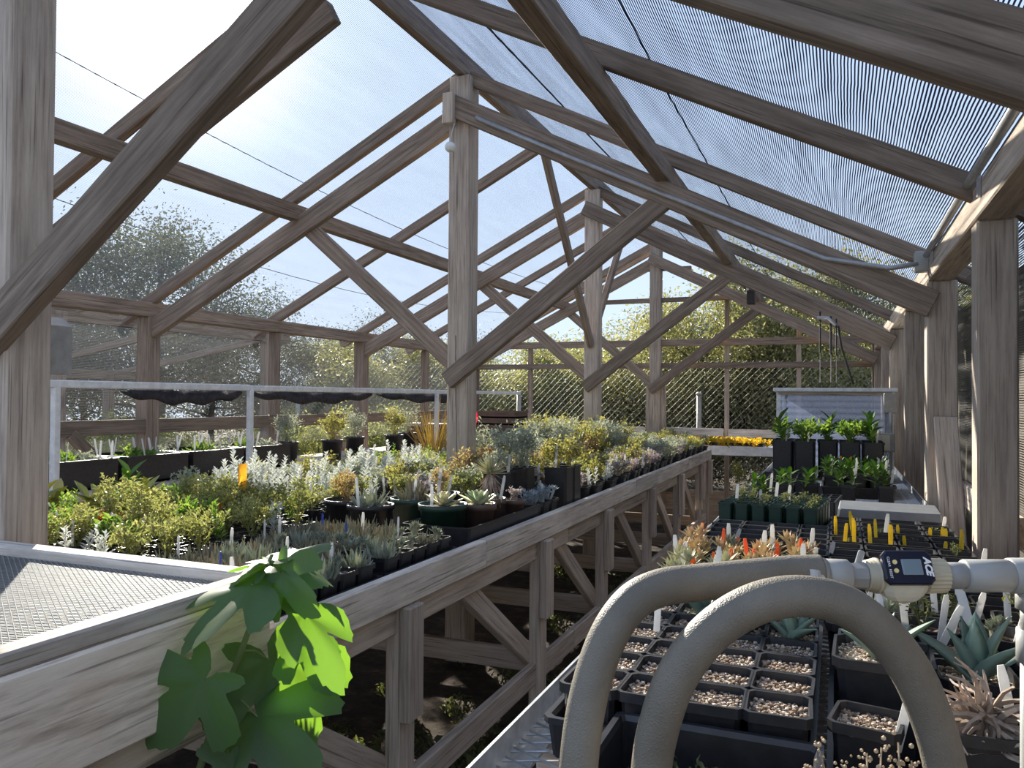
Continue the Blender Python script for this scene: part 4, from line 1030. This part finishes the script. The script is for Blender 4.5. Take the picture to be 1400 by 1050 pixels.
# marker flags
def flag(px, py, zc, mat, label, w=.05, h=.06, base=CT):
    p = atd(px, py, zc); t = thing('marker_flag', label, 'flag', (p.x, p.y, base))
    mb = MB(); mb.tube([(0, 0, 0), (0, 0, p.z-base+h/2)], .0012, 4); build('wire', mb, MT['wire'], t)
    mb = MB(); z0 = p.z-base
    mb.add([(0, 0, z0-h*.5), (w*.35, .012, z0-h*.62), (w*.75, -.01, z0-h*.1), (w*.45, .01, z0+h*.5), (0, 0, z0+h*.45), (w*.35, -.012, z0)], [(0, 1, 5), (1, 2, 5), (2, 3, 5), (3, 4, 5), (4, 0, 5)])
    build('cloth', mb, MT[mat], t)
flag(326, 650, 2.72, 'orangecloth', 'small orange marker flag standing among the yellow-green pots', .06, .085)
flag(241, 634, 4.75, 'greencloth', 'small green marker flag in front of the left wall bench', .055, .055, LBZ)
flag(648, 570, 7.6, 'redcloth', 'small red marker flag above the dark crates', .06, .10, LBZ)

# ================================================================== end bench contents
ez = BBZ
n_c = 0
def crate(x, y, z, w, d, h, mat, label, group):
    t = thing('crate', label, 'crate', (x, y, z), group=group); mb = MB()
    mb.box((0, 0, .006), (w, d, .012))
    for s in (-1, 1): mb.box((s*(w/2-.006), 0, h/2), (.012, d, h)); mb.box((0, s*(d/2-.006), h/2), (w-.024, .012, h))
    build('body', mb, MT[mat], t)
    for s in (-1, 1): build('grip', MB().box((s*w*.30, -d/2-.004, h*.75), (w*.18, .008, h*.18)), MT[mat], t); build('rim', MB().box((s*(w/2), 0, h-.008), (.012, d+.012, .016)), MT[mat], t)
    return t
for k in range(5):
    crate(-3.22, 7.42, LBZ+.001+k*.068, .58, .36, .064, 'brownpot', 'dark shallow crate in the stack behind the second ridge post', 'stack of shallow crates')
for k in range(3):
    crate(-3.55, 6.75, LBZ+.001+k*.068, .40, .36, .064, 'brownpot', 'dark shallow crate in the lower stack on the wall bench', 'lower stack of shallow crates')
pe = aty(718, 600, YB-.62)
def crop_tray(px0, px1, y, d, h, kind, label, sc, density=.05, stk=.0, zz=ez):
    x0 = aty(px0, 600, y).x; x1 = aty(px1, 600, y).x
    tray('seed_tray', x0, x1, y, y+d, h, 'blackgloss', label, None, 0, zz+.001)
    q = 0
    nx = max(2, int((x1-x0-.04)/density)); ny = max(2, int((d-.04)/density))
    for i in range(nx):
        for j in range(ny):
            xx = x0+.03+(x1-x0-.06)*(i+.5)/nx; yy = y+.03+(d-.06)*(j+.5)/ny
            g = 'plants in the '+label.split(' on ')[0]
            o = tag(link('tray_plant', pick(kind), None, (xx, yy, zz+.006), (0, 0, rs.uniform(0, 6)), (sc,)*3), {'fire': 'orange-yellow sedum sprig in the long tray on the end bench', 'green': 'leafy green plug in the tray left of the orange sedum', 'lime': 'yellow-green plug in the tray on the end bench', 'mauve': 'dark tuft with white label in the tray on the end bench'}[kind], 'plant', g)
            if rs.random() < stk: link('plant_label', STK[('w', 2)], o, (0, -.02, .0), (0, rs.uniform(-.1, .1), rs.uniform(-.4, .4)))
crop_tray(898, 975, YB-.80, .30, .055, 'fire', 'long black tray of orange sedum on the end bench, left half', 2.1, .06)
crop_tray(977, 1044, YB-.80, .30, .055, 'fire', 'long black tray of orange sedum on the end bench, right half', 2.0, .06)
crop_tray(866, 925, YB-.42, .30, .055, 'lime', 'tray of yellow-green plugs on the end bench beside the far ridge post', 1.1, .09)
crop_tray(694, 742, YB-.62, .28, .055, 'mauve', 'black tray with a row of white labels on the end bench', .8, .085, .9)
crop_tray(752, 862, YB-.62, .28, .055, 'green', 'tray of leafy green plugs on the end bench behind the third ridge post', 1.1, .10)

# ================================================================== left wall bench contents
for i, (y, n_) in enumerate(((2.15, 3), (2.62, 4), (3.1, 5), (3.56, 6), (4.02, 5))):
    t = crate(-3.62, y+.2, LBZ+.001, .36, .42, .15, 'black', ['first', 'second', 'third', 'fourth', 'fifth'][i]+' black plant crate from the left along the wall bench', 'black crates on the wall bench')
    for k in range(n_+2):
        link('plant_label', STK[('w', 2)], t, (rs.uniform(-.1, .17), rs.uniform(-.19, .19), .11), (rs.uniform(-.2, .2), rs.uniform(-.25, .25), rs.uniform(-.5, .5)))
    link('plant', PL['green'][i % 3], t, (0, 0, .03), (0, 0, i), (1.7,)*3)
    link('plant', PL['grey'][i % 3], t, (.05, .12, .03), (0, 0, i), (1.2,)*3)
for i, y in enumerate((4.6, 5.0, 5.45, 5.9, 6.3)):
    make_pot('r150', -3.6+.1*(i % 2), y, LBZ+.001, 0, 'soil', pick('olivetall') if i % 2 else pick('greytall'), .9, None, (), 'black round pot with a shrub, %s along the wall bench beyond the crates' % ORD[i], 'pot', 'shrub pots on the wall bench', .9)
# dark cloth draped under the white rail
for (y0, y1, lab) in ((3.0, 3.84, 'dark shade cloth bundled along the white rail near its first joint'), (3.95, 5.3, 'dark shade cloth sagging below the white rail beyond the joint'), (5.45, 7.2, 'dark shade cloth sagging below the far part of the white rail')):
    mb = MB(); n_ = 40; q = random.Random(int(y0*10)); ring = []
    for i in range(n_+1):
        t = i/n_; sg = .012+.05*math.sin(math.pi*t)**.8+.010*math.sin(t*23); w_ = .05+.04*math.sin(math.pi*t)
        ring.append([(-3.345-.006*math.sin(t*31), y0+(y1-y0)*t, 1.402), (-3.335+.008*math.sin(t*17), y0+(y1-y0)*t, 1.402-sg), (-3.345, y0+(y1-y0)*t, 1.400-sg-.012), (-3.345-w_, y0+(y1-y0)*t, 1.398-sg*.7), (-3.352-w_, y0+(y1-y0)*t, 1.405-sg*.6), (-3.35, y0+(y1-y0)*t, 1.398-sg*.5)])
    mb.rings(ring, True, True)
    tag(build('draped_cloth', mb, MT['drape'], smooth=True), lab, 'cloth')

# ================================================================== fig branch in the aisle
def fig_leaf_mesh(curl=.12, seed=0, nw=1.0):
    q = random.Random(seed)
    out = []
    lob = [(-128, .46), (-100, .30), (-72, .80), (-52, .84), (-38, .40), (-14, .86), (0, 1.0), (14, .86), (38, .40), (52, .84), (72, .80), (100, .30), (128, .46), (165, .16)]
    key = [(-165, .14)]+lob
    n = 84
    for i in range(n):
        a = -165+330*i/(n-1)
        for (a0, r0), (a1, r1) in zip(key[:-1], key[1:]):
            if a0 <= a <= a1:
                t = (a-a0)/(a1-a0); t = t*t*(3-2*t); r = r0+(r1-r0)*t; break
        r *= 1+.025*math.sin(i*2.6)
        out.append((a, r))
    mb = MB(); mb.v.append((0, 0, 0)); K = (.3, .62, 1.0)
    for kf in K:
        for a, r in out:
            rr = r*kf; x = rr*math.cos(R(a)); y = rr*math.sin(R(a))*nw
            z = -curl*rr*rr+.05*math.sin(R(a)*5)*rr+.10*abs(y)*curl*3
            mb.v.append((x, y, z))
    for i in range(n-1): mb.f.append((0, 1+i, 2+i))
    for k in range(2):
        for i in range(n-1):
            a = 1+k*n+i; mb.f.append((a, a+n, a+n+1, a+1))
    return mb.mesh('leaf', L['fig'], True)
FIG = [fig_leaf_mesh(.18, 1), fig_leaf_mesh(.35, 2), fig_leaf_mesh(.1, 3, .75)]
FZ = 1.38
stem_px = [(258, 1100, FZ), (300, 962, FZ), (323, 909, FZ), (338, 868, FZ), (353, 824, FZ), (364, 778, FZ), (372, 758, FZ)]
fb = atd(250, 1120, FZ); fb.z = 0
fig = thing('fig_sapling', 'young fig branch with large lobed leaves rising in front of the box corner', 'fig plant', tuple(fb))
pts = [Vector((0, 0, 0))]+[atd(*p)-fb for p in stem_px]
mb = MB(); mb.tube(pts, [.008, .007, .006, .0055, .005, .0045, .004, .003], 8); build('stem', mb, MT['greenstem'], fig, smooth=True)
def fig_leaf(j, t, zj, zt, v=0, nrm=None, roll=0, w=1.0, pet=None):
    a = atd(j[0], j[1], zj); b = atd(t[0], t[1], zt); x = (b-a); l = x.length; x.normalize()
    n = Vector(nrm) if nrm else -ray(*j).normalized()
    y = n.cross(x).normalized(); z = x.cross(y)
    M = Matrix((x*l, y*l*w, z*l)).transposed().to_4x4() @ Matrix.Rotation(roll, 4, 'X'); M.translation = a-fb
    o = link('leaf', FIG[v], fig); o.matrix_local = M
    if pet:
        mb = MB(); p0 = atd(*pet)-fb; p1 = a-fb; mb.tube([p0, (p0+p1)/2+Vector((0, 0, .008)), p1], [.0025, .002, .002], 6); build('petiole', mb, MT['greenstem'], fig)
fig_leaf((280, 930), (192, 1026), 1.29, 1.26, 0, None, .15, 1.0, (318, 925, FZ))
fig_leaf((367, 902), (418, 1042), 1.42, 1.34, 0, None, -.1, .95, (330, 890, FZ))
fig_leaf((352, 980), (418, 1075), 1.36, 1.25, 1, None, .1, 1.0, (312, 950, FZ))
fig_leaf((318, 1052), (255, 1090), 1.30, 1.24, 0, None, 0, 1.0, (300, 1000, FZ))
fig_leaf((345, 800), (238, 880), 1.36, 1.24, 0, (-.1, -.5, .85), .0, .85, (357, 815, FZ))
fig_leaf((378, 772), (462, 770), 1.37, 1.46, 1, (-.2, -.75, .8), .0, .9, (367, 775, FZ))
fig_leaf((384, 782), (425, 842), 1.35, 1.28, 0, (.3, -1, .3), .25, .8, (366, 780, FZ))
fig_leaf((372, 766), (405, 738), 1.38, 1.52, 0, (0, -.6, .8), .0, .9)
fig_leaf((366, 775), (345, 752), 1.38, 1.46, 1, (0, -.5, .9), .0, .9)
fig_leaf((415, 838), (478, 938), 1.36, 1.28, 2, (1, -.25, .35), .55, .55, (352, 826, FZ))
fig_leaf((408, 880), (456, 935), 1.41, 1.36, 1, (.5, -.8, .4), -.5, .8)
fig_leaf((366, 788), (402, 818), 1.41, 1.48, 1, (.1, -1, .5), .3, .8)

# ================================================================== hose, water meter and pipe
HZ = .655
path = [(1122, 783, HZ), (1085, 784, HZ), (1050, 787, .65), (1000, 792, .645), (950, 797, .64), (905, 803, .63), (868, 821, .622), (838, 858, .615), (816, 910, .61), (800, 975, .605), (791, 1050, .60), (788, 1160, .60),
        (800, 1300, .60), (838, 1400, .59), (880, 1330, .58), (892, 1180, .575), (890, 1060, .575), (903, 985, .572), (928, 920, .57), (970, 866, .568), (1025, 829, .568), (1085, 815, .568), (1145, 824, .568), (1196, 856, .568),
        (1240, 909, .57), (1270, 972, .572), (1291, 1045, .575), (1306, 1150, .58), (1325, 1320, .59), (1335, 1600, .60), (1330, 2000, .62)]
cp = [atd(*p) for p in path]
def catmull(P, n=8):
    out = []
    for i in range(len(P)-1):
        p0, p1, p2, p3 = P[max(i-1, 0)], P[i], P[i+1], P[min(i+2, len(P)-1)]
        for k in range(n):
            t = k/n; out.append(.5*((2*p1)+(p2-p0)*t+(2*p0-5*p1+4*p2-p3)*t*t+(3*p1-p0-3*p2+p3)*t**3))
    out.append(P[-1]); return out
cp2 = catmull(cp, 8)
end = cp2[-1]; cp2 += [Vector((end.x, end.y-.02, end.z-(end.z-.03)*t)) for t in (.3, .6, .9)]+[Vector((end.x+.05, end.y-.06, .014)), Vector((end.x+.3, end.y-.15, .014))]
mb = MB(); mb.tube(cp2, .0148, 20)
hose = tag(build('garden_hose', mb, MT['hose'], smooth=True), 'thick brown rubber garden hose arching in two loops over the near bench', 'hose')
PXM = HZ/FPX
MO = atd(1230, 787, HZ)
MM = Matrix((RT, FW, UP)).transposed().to_4x4(); MM.translation = MO
pm = thing('water_meter', 'cream water meter with navy display face and ACE logo on the pipe', 'water meter'); pm.matrix_world = MM
def lathe_x(name, prof, mat, parent, n=24, smooth=True, ribs=0):
    mb = MB(); rg = []
    for x, r in prof: rg.append([((x-1230)*PXM, (r*PXM)*math.cos(2*math.pi*k/n)*(1-(.06 if ribs and k % 2 else 0)), r*PXM*math.sin(2*math.pi*k/n)*(1-(.06 if ribs and k % 2 else 0))) for k in range(n)])
    mb.rings(rg, True, True); return build(name, mb, MT[mat], parent, smooth=smooth)
lathe_x('threaded_collar', [(1183, 17), (1184, 21), (1187, 19), (1188, 22), (1191, 20), (1192, 23), (1195, 21), (1196, 24), (1200, 24)], 'metertan', pm)
# body: rounded dome hanging below the face
mb = MB(); rg = []
for t in np.linspace(0, 1, 9):
    zz = 14-50*t; k_ = math.sqrt(max(0, 1-max(0, (t-.25)/.75)**2.2))*.97+.03
    rg.append([((x*33*k_)*PXM, (y*26*(k_*.6+.4))*PXM, zz*PXM) for x, y, _ in sq_ring(1, 0, .35)])
mb.rings(list(reversed(rg)), True, True); build('body', mb, MT['meterbody'], pm, smooth=False, bevel=0)
# face plate tilted to the viewer
fc = link('display_face', None, pm, (0, -20*PXM, 17*PXM), (R(62), 0, 0))
def plate(w, h, d, ch):
    mb = MB(); mb.rings([sq_ring(w/2*PXM, -d*PXM, ch, 0, 0, h/2*PXM), sq_ring(w/2*PXM, d*.5*PXM, ch, 0, 0, h/2*PXM), sq_ring((w/2-2)*PXM, d*PXM, ch, 0, 0, (h/2-2)*PXM)], True, True); return mb
bpy.data.objects.remove(fc)
fM = (0, -22*PXM, 16*PXM); fR = (R(64), 0, 0)
fc = build('display_face', plate(66, 46, 4, .28), MT['meterface'], pm, fM, fR)
build('screen', plate(27, 21, 1, .08), MT['lcd'], fc, (4*PXM, 0, 4*PXM))
for y_ in (6.5, -5):
    mb = MB(); mb.rings([rd_ring(3.2*PXM, 3*PXM, 12), rd_ring(3.0*PXM, 5.5*PXM, 12)], True, True); build('button', mb, MT['button'], fc, (-18*PXM, y_*PXM, 0), smooth=False)
def text(txt, size, parent, loc, rot, mat, shear=0, off=0, name='lettering'):
    cu = bpy.data.curves.new('txt', 'FONT'); cu.body = txt; cu.size = size; cu.shear = shear; cu.extrude = .00015; cu.offset = off; cu.align_x = 'CENTER'; cu.align_y = 'CENTER'; cu.resolution_u = 3
    t = bpy.data.objects.new('txt', cu); COL.objects.link(t)
    me = bpy.data.meshes.new_from_object(t.evaluated_get(bpy.context.evaluated_depsgraph_get())); bpy.data.objects.remove(t)
    me.materials.clear(); me.materials.append(MT[mat]); return link(name, me, parent, loc, rot)
text('ACE', 12.5*PXM, fc, (25.5*PXM, 1*PXM, 4.6*PXM), (0, 0, R(-90)), 'whiteprint', .25, .6*PXM)
text('CLEAR', 4.6*PXM, fc, (-26*PXM, 7*PXM, 4.6*PXM), (0, 0, R(-90)), 'whiteprint')
text('RESET', 4.6*PXM, fc, (-26*PXM, -9*PXM, 4.6*PXM), (0, 0, R(-90)), 'whiteprint')
lathe_x('ring_nut', [(1261, 20), (1263, 24), (1290, 23), (1292, 19)], 'metertan', pm, 48, False, 1)
hc = thing('hose_coupling', 'grey-white hose coupling joining the hose to the water meter', 'hose coupling'); hc.matrix_world = MM
lathe_x('printed_sleeve', [(1099, 25.5), (1113, 25.5)], 'whitelabel', hc)
lathe_x('hose_clamp', [(1113, 25), (1128, 24)], 'conduit', hc)
lathe_x('collar', [(1127, 20), (1129, 23), (1158, 22), (1161, 19)], 'pvc', hc)
lathe_x('neck', [(1160, 15), (1162, 17), (1181, 19), (1184, 16)], 'pvcdark', hc, 8, False)
mb = MB(); mb.box(((1177-1230)*PXM, 4*PXM, 23*PXM), (9*PXM, 5*PXM, 22*PXM), Matrix.Rotation(.3, 3, 'Y')); build('lever', mb, MT['pvc'], hc, bevel=.001)
pp = thing('pvc_pipe', 'white PVC supply pipe with couplings and tee at the right edge', 'pipe'); pp.matrix_world = MM
lathe_x('adapter', [(1291, 15), (1293, 18), (1317, 18), (1320, 16)], 'pvcdark', pp)
lathe_x('coupling', [(1317, 19), (1319, 22), (1378, 22), (1380, 20)], 'pvc', pp)
lathe_x('tee', [(1379, 21), (1381, 24), (1450, 24), (1452, 21)], 'pvc', pp)
lathe_x('pipe', [(1450, 17), (1530, 17)], 'pvc', pp)
mb = MB(); xx = (1412-1230)*PXM
mb.tube([(xx, 0, -18*PXM), (xx, 0, -46*PXM)], 21*PXM, 20); build('branch_socket', mb, MT['pvc'], pp, smooth=True)
mb = MB(); mb.tube([(xx, 0, -44*PXM), (xx, 0, -76*PXM)], 15*PXM, 20); build('branch_pipe', mb, MT['pvcdark'], pp, smooth=True)
mb = MB(); mb.tube([(xx, 0, -74*PXM), (xx, 0, -118*PXM)], 20*PXM, 20); mb.tube([(xx, 0, -118*PXM), (xx, 0, -420*PXM)], 15*PXM, 20); build('branch_lower', mb, MT['pvc'], pp, smooth=True)
# ================================================================== electrics and cords
cn = thing('conduit_run', 'grey metal conduit along the right rafter and wall plate', 'conduit')
yc = FR[2]-.108; x0, x1 = XR+.12, XE-.20
mb = MB(); mb.tube([(x0, yc, main_z(x0)-.015), (x0+.5, yc, main_z(x0+.5)-.02), (x1-.25, yc, main_z(x1-.25)-.0), (x1, yc-.01, main_z(x1)+.07), (XE-.09, yc-.0, 1.945)], .011, 8); build('pipe', mb, MT['conduit'], cn, smooth=True)
mb = MB(); mb.tube([(XE-.062, FR[0], 1.985), (XE-.062, 2.5, 1.985), (XE-.062, yc-.03, 1.975)], .013, 8); build('pipe', mb, MT['conduit'], cn, smooth=True)
for y in (2.4, 3.5, 1.3):
    mb = MB(); mb.box((XE-.055, y, 1.955), (.008, .02, .07)); build('strap', mb, MT['conduit'], cn)
mb = MB(); mb.box((XE-.075, yc+.02, 1.955), (.055, .055, .085)); build('junction_box', mb, MT['pvc'], cn, bevel=.004)
lp = thing('globe_lamp', 'small white globe hanging by a cord from the second ridge post', 'lamp', (XR, FR[2]-.16, 2.66))
mb = MB(); mb.rings([rd_ring(.028*math.sin(a)+.0005, -.028*math.cos(a), 14) for a in np.linspace(.05, 3.09, 9)], True, True); build('globe', mb, MT['bulb'], lp, smooth=True)
mb = MB(); mb.tube([(0, 0, .027), (.006, 0, .07), (.008, .03, .13)], .003, 5); build('cord', mb, MT['whitelabel'], lp)
for i, (x, z0, r) in enumerate(((-.10, 1.47, .006), (-.03, 1.47, .007), (.005, 1.47, .005))):
    t = thing('hanging_cord', ['left', 'middle', 'right'][i]+' of the three thin cords hanging above the clear chamber', 'cord', (x, FR[3]-.28, 1.497), group='cords above the chamber')
    zt = main_z(x)-.02-1.497
    mb = MB(); mb.tube([(0, 0, 0), (0, 0, zt*.45)], r*.45, 5); build('cord', mb, MT['rope'], t)
    mb = MB(); mb.tube([(0, 0, zt*.42), (0, .02, zt)], r, 6); build('sleeve', mb, MT['blackrope'], t)
mb = MB(); mb.tube([(.02, FR[3]-.08, main_z(.02)-.05), (.02, FR[3]-.16, main_z(.02)-.08), (.04, 6.1, 1.75), (.10, 6.2, 1.55), (.12, 6.2, 1.49)], .008, 6)
tag(build('power_cable', mb, MT['blackrope'], smooth=True), 'black cable slanting down to the top of the clear chamber', 'cable')
mb = MB(); mb.tube([(-.12, FR[3]-.30, main_z(-.12)-.075), (-.05, FR[3]-.30, main_z(-.05)-.045), (.0, FR[3]-.28, main_z(0)-.07)], .012, 6)
tag(build('pulley_bar', mb, MT['conduit'], smooth=True), 'grey metal bar with hooks under the rafter above the chamber', 'hook bar')
for (x, y, z, w, d, h, lab) in ((.30, 5.18, 1.36, .07, .05, .12, 'grey outlet box on the right wall beside the chamber top'), (.265, 5.12, 1.13, .11, .06, .11, 'beige junction box low on the right wall beside the tall pots')):
    t = thing('outlet_box', lab, 'electrical box', (x, y, z-h/2))
    mb = MB(); mb.box((0, 0, h/2), (w, d, h)); build('case', mb, MT['greymetal'], t, bevel=.004)
    mb = MB(); mb.box((-.01, -d/2-.003, h/2), (w*.7, .006, h*.8)); build('cover', mb, MT['meterbody'] if w > .1 else MT['greymetal'], t)
    mb = MB(); mb.tube([(w*.3, .0, h), (w*.3, 0, h+.12)] if w > .1 else [(0, 0, 0), (0, .0, -.11)], .01, 6); build('conduit', mb, MT['conduit'], t)
    if w > .1: build('conduit', MB().tube([(w*.3, 0, 0), (w*.3, 0, RBZ-z+h/2)], .01, 6), MT['conduit'], t)
ub = thing('utility_box', 'grey metal utility box fixed behind the nearest ridge post', 'box', (aty(77, 480, FR[1]+.10).x-.035, FR[1]+.065, 1.43))
mb = MB(); mb.add([(-.03, 0, 0), (.035, 0, 0), (.035, 0, .125), (.0, 0, .15), (-.03, 0, .15), (-.03, .08, 0), (.035, .08, 0), (.035, .08, .125), (0, .08, .15), (-.03, .08, .15)],
   [(0, 1, 2, 3, 4), (9, 8, 7, 6, 5), (0, 5, 6, 1), (1, 6, 7, 2), (2, 7, 8, 3), (3, 8, 9, 4), (4, 9, 5, 0)]); build('case', mb, MT['greymetal'], ub)
mb = MB(); mb.box((-.045, .01, .07), (.03, .02, .02)); build('bracket', mb, MT['galv'], ub)
cbx = thing('control_box', 'small dark box hanging under the right purlin above the end bench', 'box', (XR+1.14, 7.25, main_z(XR+1.14)-.09))
build('case', MB().box((0, 0, .05), (.07, .09, .12)), MT['black'], cbx, bevel=.004); build('bracket', MB().box((-.03, 0, .12), (.02, .03, .06)), MT['galv'], cbx)
# leaning plank
t = tag(beam('leaning_plank', (.425, 3.08, .0), (.420, 3.70, 1.31), .088, .02, 'post'), 'weathered plank leaning against the right wall post behind the bench', 'plank')
# ================================================================== outside: lean-to, trees, wires
lt = thing('shade_shelter', 'dark timber shade shelter with netted lean-to roof beyond the left wall', 'shelter', (-6.4, 0, 0))
for y in (1.5, 4.2, 6.55): beam('post', (1.0, y, 0), (1.0, y, 2.0), .09, .09, RF, lt, (0, 1, 0)); beam('post', (-1.2, y, 0), (-1.2, y, 1.6), .09, .09, RF, lt, (0, 1, 0))
beam('beam', (1.0, .5, 1.98), (1.0, 6.9, 1.98), .05, .10, RF, lt); beam('beam', (-1.2, .5, 1.6), (-1.2, 6.9, 1.6), .05, .1, RF, lt)
for y in np.arange(.6, 7, 1.25): beam('rafter', (1.15, y, 2.06), (-1.4, y, 1.62), .04, .07, RF, lt)
net('roof_cloth', (1.2, .5, 2.11), (-1, 0, -.172), (0, 1, 0), 2.7, 6.5, 'netleft', lt, 12, 30, .03, 12)
for i in range(6): beam('board', (-1.25, .6, .35+i*.22), (-1.25, 4.6, .35+i*.22), .025, .19, RF, lt)

def tree_meshes(seed, h, r, nleaf, ls, mat, trunk_h=.35, branches=14, gap=.25):
    q = random.Random(seed); mb = MB(); tips = []
    top = Vector((q.gauss(0, .1), q.gauss(0, .1), h*.8))
    mb.tube([(0, 0, 0), top*.35+Vector((q.gauss(0, .05), q.gauss(0, .05), 0)), top*.7, top], [.05*h/3, .04*h/3, .025*h/3, .01], 6, False)
    for i in range(branches):
        t = q.uniform(.12, .95); b = top*t; a = q.uniform(0, 6.28); l = r*q.uniform(.6, 1.1)*(1.05-.45*t)
        e = b+Vector((math.cos(a)*l, math.sin(a)*l, h*q.uniform(.02, .22))); m_ = b.lerp(e, .5)+Vector((0, 0, -.05*h*q.random()))
        mb.tube([b, m_, e], [.018*h/3, .011*h/3, .004], 5, False); tips += [(b, m_, e)]
        for k in range(3):
            s0 = m_.lerp(e, q.random()); e2 = s0+Vector((q.gauss(0, .25*r), q.gauss(0, .25*r), q.gauss(.08*h, .06*h))); mb.tube([s0, e2], [.006, .002], 3, False); tips.append((s0, s0.lerp(e2, .5), e2))
    rng = np.random.default_rng(seed); tp = np.array([[tuple(v) for v in t3] for t3 in tips])
    idx = rng.integers(0, len(tips), nleaf); t = rng.random(nleaf)**.6
    P = tp[idx, 1]*(1-t[:, None])+tp[idx, 2]*t[:, None]+rng.normal(0, 1, (nleaf, 3))*np.array([.13*r, .13*r, .055*h])
    P[:, 2] = np.maximum(P[:, 2], .05)
    D = rng.normal(0, 1, (nleaf, 3)); D /= np.linalg.norm(D, axis=1)[:, None]; N_ = rng.normal(0, 1, (nleaf, 3)); Sd = np.cross(D, N_); Sd /= np.linalg.norm(Sd, axis=1)[:, None]
    l = ls*rng.uniform(.6, 1.3, nleaf)[:, None]; w = l*.36
    V = np.stack([P, P+D*l*.5+Sd*w*.5, P+D*l, P+D*l*.5-Sd*w*.5], 1).reshape(-1, 3)
    me = bpy.data.meshes.new('foliage'); F = np.arange(nleaf*4).reshape(-1, 4)
    me.vertices.add(len(V)); me.vertices.foreach_set('co', V.ravel()); me.loops.add(nleaf*4); me.loops.foreach_set('vertex_index', F.ravel())
    me.polygons.add(nleaf); me.polygons.foreach_set('loop_start', np.arange(0, nleaf*4, 4)); me.update(calc_edges=True); me.materials.append(L[mat])
    return mb.mesh('trunk', MT['bark']), me
TV = [tree_meshes(300+i, 3.0, 1.25, 40000, .058, 'treeback', branches=18) for i in range(3)]
TD = [tree_meshes(310+i, 3.0, 1.2, 30000, .045, 'treedark', branches=14) for i in range(2)]
TS = [tree_meshes(320+i, 1.2, .8, 9000, .05, 'lime', branches=12) for i in range(2)]
def tree(v, x, y, s, sz, label, group=None, rz=None, cat='tree', name='willow_tree'):
    t = thing(name, label, cat, (x, y, -.02), (0, 0, rs.uniform(0, 6.28) if rz is None else rz), group); t.scale = (s, s, sz)
    link('trunk', v[0], t); tag(link('foliage', v[1], t), kind='stuff'); return t
lb_ = 'olive-green willowy tree in the thicket beyond the end wall'
for i, (x, y, s, sz) in enumerate(((-7.2, 11.6, 1.1, .78), (-5.9, 11.0, 1.0, .70), (-4.7, 11.5, 1.1, .74), (-3.6, 10.9, 1.0, .72), (-2.6, 11.6, 1.1, .86), (-1.6, 11.1, 1.0, .98), (-.75, 11.0, 1.05, 1.10), (.2, 11.3, 1.1, 1.05), (1.2, 11.0, 1.1, .98), (2.3, 11.6, 1.2, .9),
                                   (-6.5, 13.0, 1.3, .8), (-4.0, 13.2, 1.3, .85), (-2.0, 13.0, 1.3, .98), (-.2, 13.2, 1.3, 1.15), (1.8, 13.3, 1.3, 1.0))):
    tree(TV[i % 3], x, y, s, sz, '%s willowy olive tree from the left in the %s row beyond the end wall' % (ORD[i if i < 10 else i-10], 'front' if i < 10 else 'back'), 'thicket beyond the end wall')
for px, zc, s, sz, lab in ((215, 13, 1.7, 1.62, 'tallest feathery tree beyond the left wall, rising above the eave'), (120, 14, 1.5, 1.45, 'feathery tree half hidden by the nearest ridge post'),
                           (290, 14.5, 1.3, 1.15, 'dark tree right of the tallest tree beyond the left wall'), (360, 15, 1.3, 1.02, 'dark scrubby tree seen below the left eave near the white rail joint'), (440, 15, 1.2, 1.0, 'dark scrubby tree seen between the left wall posts'),
                           (520, 15, 1.2, .92, 'dark scrubby tree left of the second ridge post'), (590, 15, 1.2, .9, 'dark scrubby tree just behind the second ridge post'), (60, 12, 1.2, .9, 'dark shrub at the far left behind the shelter')):
    p = atd(px, 540, zc); tree(TD[rs.randrange(2)], p.x, p.y, s, sz, lab, None, None, 'tree', 'scrub_tree')
for i, (px, zc, s) in enumerate(((440, 9.2, .8), (475, 9.6, .9), (330, 9.0, .8), (150, 7.6, .9), (250, 9.5, .8), (400, 10.5, .9), (520, 10, .9), (95, 7.0, .8))):
    p = atd(px, 600, zc); tree(TS[i % 2], p.x, p.y, s, s*1.1, 'sunlit yellow-green shrub outside the left wall', 'shrubs outside the left wall', None, 'shrub', 'shrub')
# hanging sprig on the chain-link and weeds under the bench
for i, (px, py) in enumerate(((1008, 655), (955, 660))):
    p = aty(px, py, YB+.27); tag(link('climbing_sprig', PL['limetall'][i % 2], None, (p.x, p.y, p.z-.12), (0, 0, i), (1.2, .6, 1.9)), ['leafy yellow-green sprig climbing the chain-link beneath the sedum trays', 'small leafy sprig by the chain-link behind the bench legs'][i], 'climbing plant')
q = random.Random(33)
wd = [bush(400+i, .16, .14, 160, .035, 'weed', 9) for i in range(3)]
for i in range(46):
    x = q.uniform(-2.4, -.5); y = q.uniform(.9, 6.5)
    tag(link('weed_tuft', wd[i % 3], None, (x, y, 0), (0, 0, q.uniform(0, 6)), (q.uniform(.6, 1.4),)*3), 'low dark weed growing on the shaded ground under the centre bench', 'weed', 'weeds under the centre bench')
for i, (a, b) in enumerate((((66, 38, 16), (660, 330, 30)), ((60, 240, 17), (560, 385, 30)))):
    A, B = atd(*a), atd(*b); mb = MB(); d = (B-A); pts = [A+d*t-Vector((0, 0, .9*math.sin(math.pi*(t+.3)/2))) for t in np.linspace(-.6, 1.6, 24)]
    mb.tube(pts, .011, 4); tag(build('overhead_wire', mb, MT['blackrope']), ['upper', 'lower'][i]+' overhead wire crossing the sky beyond the left roof', 'wire')
